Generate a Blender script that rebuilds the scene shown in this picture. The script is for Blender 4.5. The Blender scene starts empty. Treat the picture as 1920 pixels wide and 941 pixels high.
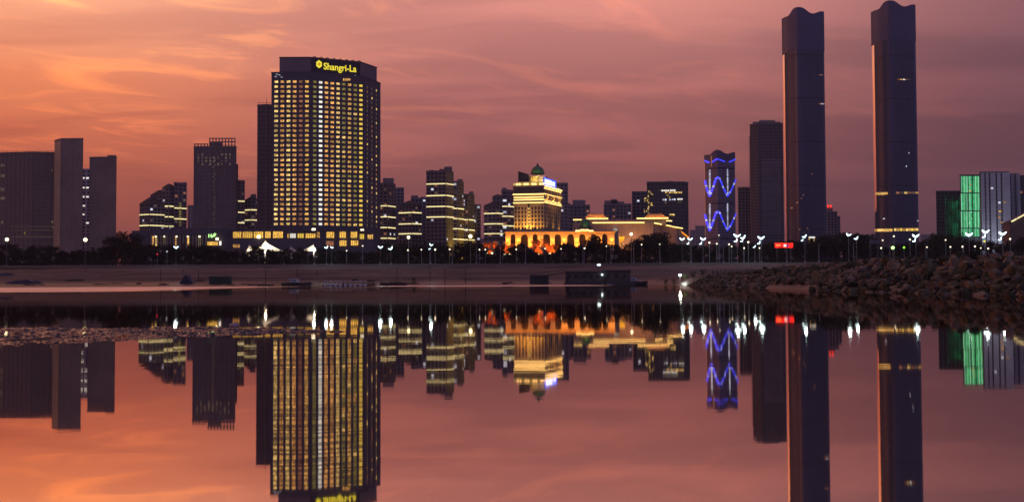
import bpy, bmesh, math, random
from mathutils import Vector, Matrix, Euler, noise as mnoise
R = math.radians
random.seed(7)
scene = bpy.context.scene
col = scene.collection

# ------------------------------------------------------------------ camera
F = 1800.0                      # focal length in pixels of the 1920 px wide photograph
CAM_H = 1.6
cam_d = bpy.data.cameras.new('camera')
cam_d.sensor_width = 36.0
cam_d.lens = 36.0 * F / 1920.0
cam_d.clip_start = 0.1
cam_d.clip_end = 30000
cam = bpy.data.objects.new('camera', cam_d)
col.objects.link(cam)
PITCH = math.atan(54.5 / F)
CAM_M = Matrix.Translation((0, 0, CAM_H)) @ Matrix.Rotation(R(90) + PITCH, 4, 'X') @ Matrix.Rotation(R(-0.24), 4, 'Z')
cam.matrix_world = CAM_M
scene.camera = cam

# ------------------------------------------------------------------ colour helpers
def s2l(c):
    return tuple(((v / 255.0) / 12.92 if v / 255.0 <= 0.04045 else ((v / 255.0 + 0.055) / 1.055) ** 2.4) for v in c)

def rgba(c):
    return (*s2l(c), 1.0)

class NT:
    def __init__(s, tree):
        s.t = tree; s.n = tree.nodes; s.l = tree.links
    def new(s, typ, **kw):
        n = s.n.new(typ)
        for k, v in kw.items(): setattr(n, k, v)
        return n
    def link(s, a, b): s.l.new(a, b)
    def put(s, sock, v):
        if isinstance(v, (int, float)): sock.default_value = v
        elif isinstance(v, (tuple, list)): sock.default_value = v
        else: s.l.new(v, sock)
    def math(s, op, a, b=None, c=None, clamp=False):
        n = s.new('ShaderNodeMath', operation=op, use_clamp=clamp)
        s.put(n.inputs[0], a)
        if b is not None: s.put(n.inputs[1], b)
        if c is not None: s.put(n.inputs[2], c)
        return n.outputs[0]
    def smooth(s, v, a, b, lo=0.0, hi=1.0):
        n = s.new('ShaderNodeMapRange', interpolation_type='SMOOTHSTEP')
        s.put(n.inputs['Value'], v)
        n.inputs['From Min'].default_value = a; n.inputs['From Max'].default_value = b
        n.inputs['To Min'].default_value = lo; n.inputs['To Max'].default_value = hi
        return n.outputs[0]
    def mix(s, fac, a, b, blend='MIX'):
        n = s.new('ShaderNodeMix', data_type='RGBA', blend_type=blend)
        s.put(n.inputs[0], fac); s.put(n.inputs[6], a); s.put(n.inputs[7], b)
        return n.outputs[2]
    def noise(s, vec, scale, detail=4, rough=0.5, dist=0.0):
        n = s.new('ShaderNodeTexNoise')
        if vec is not None: s.put(n.inputs['Vector'], vec)
        n.inputs['Scale'].default_value = scale; n.inputs['Detail'].default_value = detail
        n.inputs['Roughness'].default_value = rough; n.inputs['Distortion'].default_value = dist
        return n.outputs[0]
    def ramp(s, fac, stops, interp='LINEAR'):
        n = s.new('ShaderNodeValToRGB'); cr = n.color_ramp; cr.interpolation = interp
        while len(cr.elements) < len(stops): cr.elements.new(0.5)
        for e, (p, c) in zip(cr.elements, stops):
            e.position = p; e.color = c
        s.put(n.inputs[0], fac)
        return n.outputs[0]
    def mapping(s, vec, scale=(1, 1, 1), rot=(0, 0, 0), loc=(0, 0, 0)):
        n = s.new('ShaderNodeMapping')
        s.put(n.inputs[0], vec); n.inputs[1].default_value = loc; n.inputs[2].default_value = rot; n.inputs[3].default_value = scale
        return n.outputs[0]

# ------------------------------------------------------------------ world: afterglow over a Nishita dusk sky
SUN_AZ = R(-48); SUN_EL = R(1.5)
world = bpy.data.worlds.new('World'); scene.world = world; world.use_nodes = True
w = NT(world.node_tree); w.n.clear()
tc = w.new('ShaderNodeTexCoord')
sep = w.new('ShaderNodeSeparateXYZ'); w.link(tc.outputs['Generated'], sep.inputs[0])
dx, dy, dz = sep.outputs
el = w.math('SQRT', w.math('MAXIMUM', dz, 0.0))
az = w.math('MULTIPLY', w.math('ARCTAN2', dx, dy), 180 / math.pi)
def er(stops):
    return w.ramp(el, [(math.sqrt(max(0, math.sin(R(e)))), rgba(c)) for e, c in stops])
rG = er([(0, (150, 72, 58)), (2, (205, 98, 62)), (5, (250, 132, 70)), (10, (255, 160, 92)), (16, (246, 158, 112)), (30, (200, 128, 112)), (90, (116, 112, 154))])
rL = er([(0, (128, 66, 62)), (2, (138, 70, 60)), (5, (186, 91, 66)), (8, (220, 114, 78)), (11, (248, 142, 96)), (16.5, (282, 198, 154)), (30, (190, 124, 118)), (90, (116, 112, 154))])
rC = er([(0, (104, 62, 70)), (2.5, (120, 68, 74)), (5, (138, 80, 79)), (8, (174, 102, 96)), (11, (192, 116, 108)), (16.5, (236, 152, 138)), (30, (176, 116, 122)), (90, (116, 112, 154))])
rR = er([(0, (82, 56, 64)), (2.5, (86, 58, 66)), (6, (104, 66, 74)), (10, (126, 80, 86)), (16.5, (152, 102, 108)), (30, (128, 96, 114)), (90, (116, 112, 154))])
rB = er([(0, (76, 72, 98)), (6, (90, 86, 120)), (16, (106, 102, 146)), (40, (120, 115, 160)), (90, (116, 112, 154))])
c = w.mix(w.smooth(az, -30, -2), rL, rC)
c = w.mix(w.smooth(az, 6, 31), c, rR)
c = w.mix(w.smooth(az, 32, 110), c, rB)
c = w.mix(w.smooth(az, -28, -52), c, rG)
c = w.mix(w.smooth(az, -70, -150), c, rB)
# the afterglow itself lies low over the place where the sun went down, unseen left of the frame, raised for the tower glints
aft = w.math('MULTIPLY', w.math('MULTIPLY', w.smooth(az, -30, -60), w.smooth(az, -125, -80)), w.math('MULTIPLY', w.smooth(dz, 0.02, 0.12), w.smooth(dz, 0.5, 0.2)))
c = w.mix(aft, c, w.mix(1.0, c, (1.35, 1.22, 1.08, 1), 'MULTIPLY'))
core = w.math('MULTIPLY', w.math('MULTIPLY', w.smooth(az, -42, -58), w.smooth(az, -84, -68)), w.math('MULTIPLY', w.smooth(dz, 0.0, 0.06), w.smooth(dz, 0.36, 0.16)))  # unseen bright strip of sky added for the glint on the towers' corners
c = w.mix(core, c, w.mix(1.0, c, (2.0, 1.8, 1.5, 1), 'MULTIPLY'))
# cloud sheets, laid out on a plane overhead so that they run together towards the horizon
den = w.math('ADD', w.math('MAXIMUM', dz, 0.0), 0.10)
comb = w.new('ShaderNodeCombineXYZ')
w.link(w.math('DIVIDE', dx, den), comb.inputs[0]); w.link(w.math('DIVIDE', dy, den), comb.inputs[1])
pl = comb.outputs[0]
n1 = w.noise(w.mapping(pl, (0.55, 1.5, 1), (0, 0, R(8)), (3.1, 1.7, 0)), 1.0, 5, 0.5, 0.4)
n2 = w.noise(w.mapping(w.mapping(pl, (1, 1, 1), (0, 0, R(-30))), (0.85, 1.7, 1), (0, 0, 0), (7.9, 4.2, 0)), 1.2, 8, 0.6, 2.2)
fade = w.smooth(dz, 0.03, 0.16)
band = w.math('MULTIPLY', w.smooth(n1, 0.42, 0.58), fade)
wisp = w.math('MULTIPLY', w.smooth(n2, 0.52, 0.70), fade)
warm = w.smooth(az, 12, -32)
grey = w.mix(warm, (0.72, 0.76, 0.82, 1), (0.80, 0.74, 0.80, 1))
c = w.mix(w.math('MULTIPLY', band, 0.9), c, w.mix(1.0, c, grey, 'MULTIPLY'))
lit = w.mix(warm, (1.18, 1.10, 1.02, 1), (1.46, 1.46, 1.06, 1))
c = w.mix(wisp, c, w.mix(1.0, c, lit, 'MULTIPLY'))
sky = w.new('ShaderNodeTexSky', sky_type='NISHITA', sun_disc=False, sun_elevation=SUN_EL, sun_rotation=SUN_AZ, dust_density=4.0)
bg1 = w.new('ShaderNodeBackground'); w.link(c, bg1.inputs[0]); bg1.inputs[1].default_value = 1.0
bg2 = w.new('ShaderNodeBackground'); w.link(sky.outputs[0], bg2.inputs[0]); bg2.inputs[1].default_value = 0.004
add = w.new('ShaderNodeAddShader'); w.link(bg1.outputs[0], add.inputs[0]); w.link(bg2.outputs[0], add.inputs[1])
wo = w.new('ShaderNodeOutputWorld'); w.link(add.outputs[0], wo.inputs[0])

# ------------------------------------------------------------------ the sun, just down, behind the left of the skyline
sd = bpy.data.lights.new('sun', 'SUN'); sd.energy = 0.05; sd.angle = R(12); sd.color = (1.0, 0.55, 0.3)
sun = bpy.data.objects.new('sun', sd); col.objects.link(sun)
sun_dir = Vector((math.sin(SUN_AZ) * math.cos(SUN_EL), math.cos(SUN_AZ) * math.cos(SUN_EL), math.sin(SUN_EL)))
sun.rotation_euler = sun_dir.to_track_quat('Z', 'Y').to_euler()

# ------------------------------------------------------------------ exposure and render settings
vs = scene.view_settings
vs.view_transform = 'Standard'; vs.look = 'None'; vs.exposure = 0.0; vs.gamma = 1.0; vs.use_curve_mapping = False
scene.render.engine = 'CYCLES'
cy = scene.cycles
cy.use_denoising = True
cy.max_bounces = 6; cy.diffuse_bounces = 2; cy.glossy_bounces = 4; cy.transmission_bounces = 3; cy.volume_bounces = 0
cy.sample_clamp_indirect = 4.0; cy.caustics_reflective = False; cy.caustics_refractive = False

# ------------------------------------------------------------------ placing helpers
def ray(px, py):
    d = Vector(((px - 960.0) / F, -(py - 470.5) / F, -1.0))
    return CAM_M.to_3x3() @ d

def at(px, py, Y):
    d = ray(px, py); k = Y / d.y
    return Vector((d.x * k, Y, CAM_H + d.z * k))

def X(px, Y, py=450): return at(px, py, Y).x
def Z(px, py, Y): return at(px, py, Y).z

GZ = 9.0                         # level of the promenade and the city behind it

# ------------------------------------------------------------------ materials
MATS = {}
def principled(name):
    m = bpy.data.materials.new(name); m.use_nodes = True
    t = NT(m.node_tree); b = t.n['Principled BSDF']
    MATS[name] = m
    return m, t, b

def surf(name, alb, rough=0.8, spec=0.3, var=0.25, scale=0.3, alb2=None, metal=0.0, fine=0.0, bump=0.0, bscale=5.0):
    """plain surface whose colour wanders a little"""
    m, t, b = principled(name)
    g = t.new('ShaderNodeNewGeometry')
    n = t.noise(g.outputs['Position'], scale, 5, 0.6)
    a2 = alb2 if alb2 else tuple(v * (1 - var) for v in alb)
    a1 = alb if alb2 else tuple(v * (1 + var) for v in alb)
    cc = t.ramp(n, [(0.3, (*a1, 1)), (0.7, (*a2, 1))])
    if fine:
        n2 = t.noise(g.outputs['Position'], scale * 14, 4, 0.6)
        cc = t.mix(fine, cc, t.ramp(n2, [(0.35, (0.35, 0.35, 0.35, 1)), (0.65, (1.4, 1.4, 1.4, 1))]), 'MULTIPLY')
    t.link(cc, b.inputs['Base Color'])
    b.inputs['Roughness'].default_value = rough
    b.inputs['Specular IOR Level'].default_value = spec
    b.inputs['Metallic'].default_value = metal
    if bump:
        bn = t.new('ShaderNodeBump'); bn.inputs['Strength'].default_value = bump
        t.link(t.noise(g.outputs['Position'], bscale, 6, 0.65), bn.inputs['Height']); t.link(bn.outputs[0], b.inputs['Normal'])
    return m

def glow(name, c, st=1.0, rnd=0.0, sampled=False, texture=0.0, tscale=3.0):
    """something that gives off light: lit panes, LED strips, lamps"""
    m, t, b = principled(name)
    b.inputs['Base Color'].default_value = (*[v * 0.3 for v in s2l(c)], 1)
    b.inputs['Roughness'].default_value = 0.4
    b.inputs['Emission Color'].default_value = rgba(c)
    s = st
    if rnd:
        oi = t.new('ShaderNodeObjectInfo')
        s = t.math('MULTIPLY', t.smooth(oi.outputs['Random'], 0, 1, 1 - rnd, 1 + rnd), st)
    if texture:
        g = t.new('ShaderNodeNewGeometry')
        n = t.noise(g.outputs['Position'], tscale, 2, 0.5)
        s = t.math('MULTIPLY', t.smooth(n, 0.35, 0.65, 1 - texture, 1 + texture), s)
    t.put(b.inputs['Emission Strength'], s)
    m.cycles.emission_sampling = 'AUTO' if sampled else 'NONE'
    return m

concrete = surf('concrete_dark', (0.27, 0.225, 0.22), 0.85, 0.2, 0.18, 0.05, fine=0.2)
concrete_b = surf('concrete_brown', (0.33, 0.24, 0.20), 0.85, 0.2, 0.18, 0.05, fine=0.2)
concrete_v = surf('concrete_violet', (0.30, 0.26, 0.29), 0.85, 0.2, 0.18, 0.05, fine=0.2)
cream = surf('cream_render', (0.34, 0.29, 0.25), 0.85, 0.2, 0.12, 0.1, fine=0.15)
stone_gold = surf('pale_stone', (0.55, 0.44, 0.28), 0.7, 0.3, 0.12, 0.3, fine=0.15)
darkroof = surf('roof_dark', (0.05, 0.045, 0.05), 0.8, 0.3, 0.2, 0.3)
greyroof = surf('roof_grey', (0.12, 0.11, 0.12), 0.8, 0.3, 0.2, 0.3)
goldroof = surf('roof_tile', (0.50, 0.30, 0.13), 0.55, 0.4, 0.2, 0.4)
greendome = surf('dome_green', (0.05, 0.16, 0.07), 0.45, 0.5, 0.3, 0.4)
hotel_wall = surf('hotel_wall', (0.115, 0.10, 0.135), 0.75, 0.3, 0.12, 0.08, fine=0.15)
hotel_crown = surf('hotel_crown', (0.22, 0.17, 0.19), 0.75, 0.3, 0.10, 0.08, fine=0.1)
metal_grey = surf('metal_grey', (0.25, 0.25, 0.27), 0.5, 0.5, 0.1, 0.5)
metal_dark = surf('metal_dark', (0.05, 0.05, 0.055), 0.5, 0.5, 0.15, 0.5)
wood_dark = surf('wood_dark', (0.06, 0.045, 0.04), 0.75, 0.3, 0.3, 0.8)
white_paint = surf('white_paint', (0.7, 0.7, 0.72), 0.5, 0.4, 0.08, 0.8)
tarp_blue = surf('tarp_blue', (0.022, 0.024, 0.055), 0.5, 0.4, 0.3, 0.6)
tarp_green = surf('tarp_green', (0.03, 0.06, 0.045), 0.6, 0.4, 0.3, 0.6)
bark = surf('bark', (0.05, 0.04, 0.035), 0.9, 0.2, 0.3, 2.0)

def glassy(name, base, rough=0.12, spec=0.6, metal=0.0, var=0.25, scale=0.12):
    m = surf(name, base, rough, spec, var, scale, metal=metal)
    return m
glass_dark = glassy('glass_dark', (0.035, 0.032, 0.04), 0.18, 0.5)
glass_tower = glassy('glass_tower', (0.085, 0.10, 0.178), 0.20, 0.26, 0.0, 0.12, 0.03)
glass_tower2 = glassy('glass_crown', (0.11, 0.115, 0.20), 0.45, 0.07, 0.0, 0.12, 0.03)
glass_corner = glassy('glass_corner', (0.92, 0.86, 0.86), 0.06, 0.8, 1.0, 0.04, 0.03)

def leaf_mat(name, a, b2):
    m, t, b = principled(name)
    oi = t.new('ShaderNodeObjectInfo')
    g = t.new('ShaderNodeNewGeometry')
    n = t.noise(g.outputs['Position'], 0.8, 3, 0.6)
    cc = t.mix(n, (*a, 1), (*b2, 1))
    cc = t.mix(1.0, cc, t.ramp(oi.outputs['Random'], [(0, (0.7, 0.75, 0.7, 1)), (1, (1.15, 1.05, 1.0, 1))]), 'MULTIPLY')
    t.link(cc, b.inputs['Base Color']); b.inputs['Roughness'].default_value = 0.6
    b.inputs['Specular IOR Level'].default_value = 0.15
    return m
leaf = leaf_mat('leaves', (0.010, 0.014, 0.008), (0.024, 0.027, 0.015))
leaf_red = leaf_mat('leaves_warm', (0.14, 0.08, 0.03), (0.24, 0.13, 0.04))

W_BRIGHT = glow('window_amber', (250, 208, 120), 0.8, 0.35, texture=0.55, tscale=0.75)
W_ORANGE = glow('window_orange', (246, 178, 92), 0.72, 0.35, texture=0.55, tscale=0.75)
W_DIM = glow('window_dim', (150, 96, 66), 0.8, 0.3, texture=0.3, tscale=0.9)
W_MID = glow('window_mid', (226, 172, 86), 0.75, 0.35, texture=0.6, tscale=0.8)
W_GREEN = glow('window_olive', (134, 122, 58), 0.8, 0.3, texture=0.4, tscale=0.9)
W_WHITE = glow('window_white', (255, 250, 236), 0.95, 0.12)
W_YELLOW = glow('window_yellow', (255, 214, 84), 0.85, 0.2)
W_FAINT = glow('window_faint', (96, 80, 66), 0.7, 0.5)
W_COOL = glow('window_cool', (220, 222, 240), 0.8, 0.4)
W_PODIUM = glow('window_podium', (255, 196, 84), 0.9, 0.15, texture=0.45, tscale=1.3)
LED_CREAM = glow('led_cream', (255, 236, 168), 1.25, 0.1, True)
LED_YELL = glow('led_yellow', (220, 190, 84), 0.75, 0.2, True)
LED_GOLD = glow('led_gold', (255, 206, 120), 2.6, 0.05, True)
LED_BLUE = glow('led_blue', (58, 64, 255), 1.5, 0.15)
LED_BWHITE = glow('led_bluewhite', (206, 210, 236), 0.8, 0.4)
LED_RED = glow('led_red', (255, 50, 26), 2.0, 0.1)
LED_GREEN = glow('led_green', (70, 205, 128), 0.62, 0.35, True, texture=0.25, tscale=0.25)
LED_GREENP = glow('led_green_pale', (160, 240, 190), 0.7, 0.3)
SIGN_YELL = glow('sign_yellow', (250, 230, 60), 1.0)
SIGN_OCHRE = glow('sign_ochre', (196, 140, 10), 0.9)
SIGN_BLUE = glow('sign_blue', (40, 80, 255), 2.0, 0, True)
SIGN_WHITE = glow('sign_white', (235, 242, 255), 1.8)
LAMP_COLD = glow('lamp_cold', (206, 240, 248), 5.0, 0.1, True)
LAMP_WARM = glow('lamp_warm', (255, 244, 190), 4.0, 0.1, True)
LAMP_POINT = glow('lamp_small', (255, 240, 205), 2.2, 0.4)
LAMP_GREENISH = glow('lamp_greenish', (190, 255, 150), 2.4)
LAMP_REDPT = glow('lamp_red', (255, 40, 60), 1.2)

# ------------------------------------------------------------------ mesh builder
class MB:
    def __init__(s): s.v = []; s.f = []; s.mi = []; s.cur = 0
    def add(s, vs_, fs_):
        o = len(s.v); s.v += [tuple(p) for p in vs_]
        for f in fs_:
            s.f.append(tuple(i + o for i in f)); s.mi.append(s.cur)
    def box(s, x0, y0, z0, x1, y1, z1):
        s.add([(x0, y0, z0), (x1, y0, z0), (x1, y1, z0), (x0, y1, z0), (x0, y0, z1), (x1, y0, z1), (x1, y1, z1), (x0, y1, z1)],
              [(3, 2, 1, 0), (4, 5, 6, 7), (0, 1, 5, 4), (1, 2, 6, 5), (2, 3, 7, 6), (3, 0, 4, 7)])
    def obox(s, A, u, n, s0, s1, d0, d1, z0, z1):
        """box along an edge: s along it, d outwards, z up"""
        def P(a, d, z): return (A[0] + u[0] * a + n[0] * d, A[1] + u[1] * a + n[1] * d, z)
        s.add([P(s0, d1, z0), P(s1, d1, z0), P(s1, d0, z0), P(s0, d0, z0), P(s0, d1, z1), P(s1, d1, z1), P(s1, d0, z1), P(s0, d0, z1)],
              [(3, 2, 1, 0), (4, 5, 6, 7), (0, 1, 5, 4), (1, 2, 6, 5), (2, 3, 7, 6), (3, 0, 4, 7)])
    def prism(s, poly, z0, z1, top=None):
        n = len(poly); top = top or poly
        zt = z1 if isinstance(z1, (list, tuple)) else [z1] * n
        s.add([(p[0], p[1], z0) for p in poly] + [(p[0], p[1], zt[i]) for i, p in enumerate(top)],
              [tuple(range(n))[::-1], tuple(range(n, 2 * n))] + [(i, (i + 1) % n, n + (i + 1) % n, n + i) for i in range(n)])
    def tube(s, pts, rads, seg=8, cap=True):
        """tapered tube through points"""
        rings = []
        for i, p in enumerate(pts):
            p = Vector(p)
            a = Vector(pts[max(0, i - 1)]); b = Vector(pts[min(len(pts) - 1, i + 1)])
            d = (b - a).normalized()
            q = Vector((0, 0, 1)) if abs(d.z) < 0.9 else Vector((1, 0, 0))
            e1 = d.cross(q).normalized(); e2 = e1.cross(d)
            r = rads[i] if isinstance(rads, (list, tuple)) else rads
            rings.append([p + (e1 * math.cos(2 * math.pi * k / seg) + e2 * math.sin(2 * math.pi * k / seg)) * r for k in range(seg)])
        vs_ = [p for r_ in rings for p in r_]
        fs_ = []
        for i in range(len(rings) - 1):
            for k in range(seg):
                k2 = (k + 1) % seg
                fs_.append((i * seg + k, (i + 1) * seg + k, (i + 1) * seg + k2, i * seg + k2))
        if cap:
            fs_.append(tuple(range(seg))); fs_.append(tuple(range((len(rings) - 1) * seg, len(rings) * seg))[::-1])
        s.add(vs_, fs_)
    def lathe(s, cx, cy, prof, seg=20):
        vs_ = []; fs_ = []
        for r, z in prof:
            for k in range(seg):
                a = 2 * math.pi * k / seg
                vs_.append((cx + r * math.cos(a), cy + r * math.sin(a), z))
        for i in range(len(prof) - 1):
            for k in range(seg):
                k2 = (k + 1) % seg
                fs_.append((i * seg + k, i * seg + k2, (i + 1) * seg + k2, (i + 1) * seg + k))
        s.add(vs_, fs_)
    def mesh(s, name, mats, off=(0, 0, 0), smooth=False):
        me = bpy.data.meshes.new(name)
        me.from_pydata([(x - off[0], y - off[1], z - off[2]) for x, y, z in s.v], [], s.f)
        for m in (mats if isinstance(mats, (list, tuple)) else [mats]): me.materials.append(m)
        if any(s.mi): me.polygons.foreach_set('material_index', s.mi)
        if smooth: me.polygons.foreach_set('use_smooth', [True] * len(me.polygons))
        me.update()
        return me
    def build(s, name, mats, parent=None, smooth=False, kind=None, label=None):
        off = wloc(parent) if parent else (0, 0, 0)
        me = s.mesh(name, mats, off, smooth)
        o = bpy.data.objects.new(name, me); col.objects.link(o)
        if parent: o.parent = parent
        if kind: o['kind'] = kind
        if label: o['label'] = label
        return o

def wloc(o):
    v = Vector(o.location)
    while o.parent: o = o.parent; v = v + o.location
    return v

def tag(o, label=None, cat=None, group=None, kind=None):
    if label: o['label'] = label
    if cat: o['category'] = cat
    if group: o['group'] = group
    if kind: o['kind'] = kind
    return o

def thing(name, label, cat, loc, group=None, rz=0):
    o = bpy.data.objects.new(name, None); col.objects.link(o)
    o.location = loc; o.rotation_euler = (0, 0, rz); o.empty_display_size = 0.5
    return tag(o, label, cat, group)

def copy_tree(o, parent=None):
    c_ = o.copy(); col.objects.link(c_); c_.parent = parent
    for ch in list(o.children): copy_tree(ch, c_)
    return c_

UNIT = {}
def unit_box(m):
    if m.name not in UNIT:
        b = MB(); b.box(-0.5, -0.5, -0.5, 0.5, 0.5, 0.5); UNIT[m.name] = b.mesh('pane_' + m.name, m)
    return UNIT[m.name]

def piece(name, parent, loc, size, mat, rz=0.0, label=None):
    """a small box-shaped part that shares its mesh with its likes"""
    o = bpy.data.objects.new(name, unit_box(mat)); col.objects.link(o)
    o.parent = parent
    o.location = Vector(loc) - wloc(parent); o.scale = size; o.rotation_euler = (0, 0, rz)
    if label: o['label'] = label
    return o

def edge(A, B):
    A = Vector(A[:2]); B = Vector(B[:2]); d = B - A; L = d.length; u = d / L
    return A, u, Vector((u.y, -u.x)), L

def ring(front, depth):
    """footprint of a building turned to face the river: its flanks run back along the line of sight of its middle"""
    cx = (front[0][0] + front[-1][0]) / 2; cy_ = (front[0][1] + front[-1][1]) / 2
    k = depth * cx / cy_
    return [tuple(p[:2]) for p in front] + [(front[-1][0] + k, front[-1][1] + depth), (front[0][0] + k, front[0][1] + depth)]

def facade(parent, A, B, zb, zt, bay, floor, mat, pier=0.35, sp=0.42, proud=0.3, mb=None, d0=-0.05):
    """concrete piers and spandrels standing proud of the glazed core on one side"""
    own = mb is None
    mb = mb or MB()
    A, u, n, L = edge(A, B)
    nb = max(1, round(L / bay)); bw = L / nb
    nf = max(1, round((zt - zb) / floor)); fh = (zt - zb) / nf
    for i in range(nb + 1):
        hw = pier * bw * 0.5
        mb.obox(A, u, n, max(0, i * bw - hw), min(L, i * bw + hw), d0, proud, zb, zt)
    for k in range(nf + 1):
        z = zb + k * fh; hh = sp * fh * 0.5
        mb.obox(A, u, n, 0, L, d0, proud * 0.72, max(zb, z - hh), min(zt + 0.15, z + hh + (0.15 if k == nf else 0)))
    if own: mb.build('facade_frame', mat, parent)
    return nb, bw, nf, fh

def lit_windows(parent, A, B, zb, zt, bay, floor, cells, mat_fn, wfrac=0.6, hfrac=0.52, name='window', d=0.12):
    A, u, n, L = edge(A, B)
    nb = max(1, round(L / bay)); bw = L / nb
    nf = max(1, round((zt - zb) / floor)); fh = (zt - zb) / nf
    rz = math.atan2(u.y, u.x)
    for (i, k) in cells(nb, nf):
        if not (0 <= i < nb and 0 <= k < nf): continue
        p = A + u * ((i + 0.5) * bw) + n * d
        piece(name, parent, (p.x, p.y, zb + (k + 0.5) * fh), (bw * wfrac, 0.12, fh * hfrac), mat_fn(i, k), rz)

def block(parent, front, zb, zt, depth, bay=3.6, floor=3.3, core=None, frame=None, wall='wall', pier=0.35, sp=0.42, proud=0.3, roof=True):
    """a storeyed volume: glazed core, concrete frame on every side but the back, parapet and roof"""
    poly = ring(front, depth)
    mb = MB(); mb.prism(poly, zb, zt); mb.build(wall, core or glass_dark, parent)
    fm = MB()
    for i in range(len(poly)):
        if i == len(front): continue
        facade(parent, poly[i], poly[(i + 1) % len(poly)], zb, zt, bay, floor, frame or concrete, pier, sp, proud, fm)
    fm.build('facade_frame', frame or concrete, parent)
    if roof:
        pm = MB()
        for i in range(len(poly)):
            A, u, n, L = edge(poly[i], poly[(i + 1) % len(poly)])
            pm.obox(A, u, n, -0.2, L + 0.2, -0.35, proud + 0.12, zt + 0.16, zt + 1.2)
        pm.build('parapet', frame or concrete, parent)
    return poly

def band(parent, front, z, h=0.8, mat=None, proud=0.62, s0=0, s1=0):
    """an LED strip that follows the front edges at one level"""
    mb = MB()
    for i in range(len(front) - 1):
        A, u, n, L = edge(front[i], front[i + 1])
        a = s0 if i == 0 else 0; b = s1 if i == len(front) - 2 else 0
        mb.obox(A, u, n, a, L - b, proud - 0.16, proud, z - h / 2, z + h / 2)
    return mb.build('light_band', mat or LED_CREAM, parent)

def spot(parent, loc, target, power, c, size=60, blend=0.6, rad=0.3):
    """an architectural floodlight: its housing, its lens and its light"""
    mb = MB(); x, y, z = loc
    mb.box(x - 0.3, y - 0.2, z - 0.5, x + 0.3, y + 0.2, z - 0.12)
    f = mb.build('floodlight', metal_dark, parent)
    ld = bpy.data.lights.new('floodlight_beam', 'SPOT'); ld.energy = power; ld.color = s2l(c)
    ld.spot_size = R(size); ld.spot_blend = blend; ld.shadow_soft_size = rad
    lo = bpy.data.objects.new('floodlight_beam', ld); col.objects.link(lo)
    lo.parent = f
    lo.location = Vector(loc) - wloc(parent)
    lo.rotation_euler = (Vector(target) - Vector(loc)).to_track_quat('-Z', 'Y').to_euler()
    return f

# ================================================================== THE SETTING
def sstep(v, a, b):
    t = min(1.0, max(0.0, (v - a) / (b - a))); return t * t * (3 - 2 * t)

def nz(x, y, s, seed=0.0):
    return mnoise.noise(Vector((x * s, y * s, seed)))

def shore_y(x):
    return 322 + 6 * nz(x, 0, 0.02, 3) + 2.0 * nz(x, 0, 0.11, 9)

def bank_x(y):
    return 43.5 + 1.2 * nz(0, y, 0.03, 5) + (0 if y > 60 else 0) - 2.5 * sstep(y, 150, 125) * sstep(y, 100, 125)

def ground_z(x, y):
    s = y - shore_y(x)
    far = -1.2
    if s > -14:
        k = (s + 14) / 14.0
        if s < 0: far = -1.2 + 1.2 * sstep(k, 0, 1)
        else:
            und = 0.55 * nz(x, y, 0.028, 1) + 0.28 * nz(x, y * 2.2, 0.07, 2)
            far = 0.35 * min(1, s / 4) + 6.4 * sstep(s, 2, 88) ** 0.85 + und * sstep(s, 4, 20) * (1 - sstep(s, 80, 105))
            far += (9.0 - 6.75) * sstep(s, 96, 106)
            if s > 106: far = GZ
    t = x - bank_x(y)
    right = -1.2
    if y > 30 and t > -4:
        right = -1.2 + (4.7 - 0.9 * sstep(y, 150, 240)) * min(1.0, max(0.0, (t + 2) / 8.5)) + (0.25 * nz(x, y, 0.06, 4) if t > 6 else 0)
        right += 6.0 * sstep(y, 350, 432) * sstep(t, 6, 30)
        right = min(right, GZ)
    z = max(far, right)
    if y > 440: z = GZ
    return z

def lines(*segs):
    out = []
    for a, b, st in segs:
        n = max(1, int(round((b - a) / st)))
        out += [a + (b - a) * i / n for i in range(n)]
    return out + [segs[-1][1]]
gx = lines((-2600, -800, 600), (-800, -260, 60), (-260, 30, 4), (30, 70, 1.5), (70, 280, 5), (280, 800, 60), (800, 2600, 600))
gy = lines((-400, 20, 60), (20, 300, 4), (300, 445, 2.2), (445, 900, 60), (900, 3600, 450))
gv = [(x, y, ground_z(x, y)) for y in gy for x in gx]
gf = [(j * len(gx) + i, j * len(gx) + i + 1, (j + 1) * len(gx) + i + 1, (j + 1) * len(gx) + i) for j in range(len(gy) - 1) for i in range(len(gx) - 1)]
gm = MB(); gm.add(gv, gf)
sand, t, b = principled('sand')
g = t.new('ShaderNodeNewGeometry')
stretch = t.mapping(g.outputs['Position'], (1, 2.6, 1))
na = t.noise(stretch, 0.03, 6, 0.6, 0.6); nb_ = t.noise(stretch, 0.35, 5, 0.65)
sc_ = t.ramp(na, [(0.34, (0.05, 0.038, 0.036, 1)), (0.48, (0.155, 0.112, 0.098, 1)), (0.54, (0.12, 0.088, 0.078, 1)), (0.66, (0.03, 0.024, 0.023, 1))])
sc_ = t.mix(0.6, sc_, t.ramp(nb_, [(0.3, (0.55, 0.55, 0.55, 1)), (0.7, (1.25, 1.2, 1.15, 1))]), 'MULTIPLY')
sp_ = t.new('ShaderNodeSeparateXYZ'); t.link(g.outputs['Position'], sp_.inputs[0])
wet = t.smooth(t.math('ADD', sp_.outputs[2], t.math('MULTIPLY', na, 2.4)), 4.2, 1.6)
sc_ = t.mix(0.85, sc_, t.ramp(t.noise(t.mapping(g.outputs['Position'], (0.008, 0.03, 1), (0, 0, 0), (4.2, 1.1, 0)), 1.0, 3, 0.55), [(0.36, (0.45, 0.45, 0.47, 1)), (0.6, (1.15, 1.12, 1.1, 1))]), 'MULTIPLY')
sc_ = t.mix(t.math('MULTIPLY', wet, 0.8), sc_, (0.018, 0.015, 0.015, 1))
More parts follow.
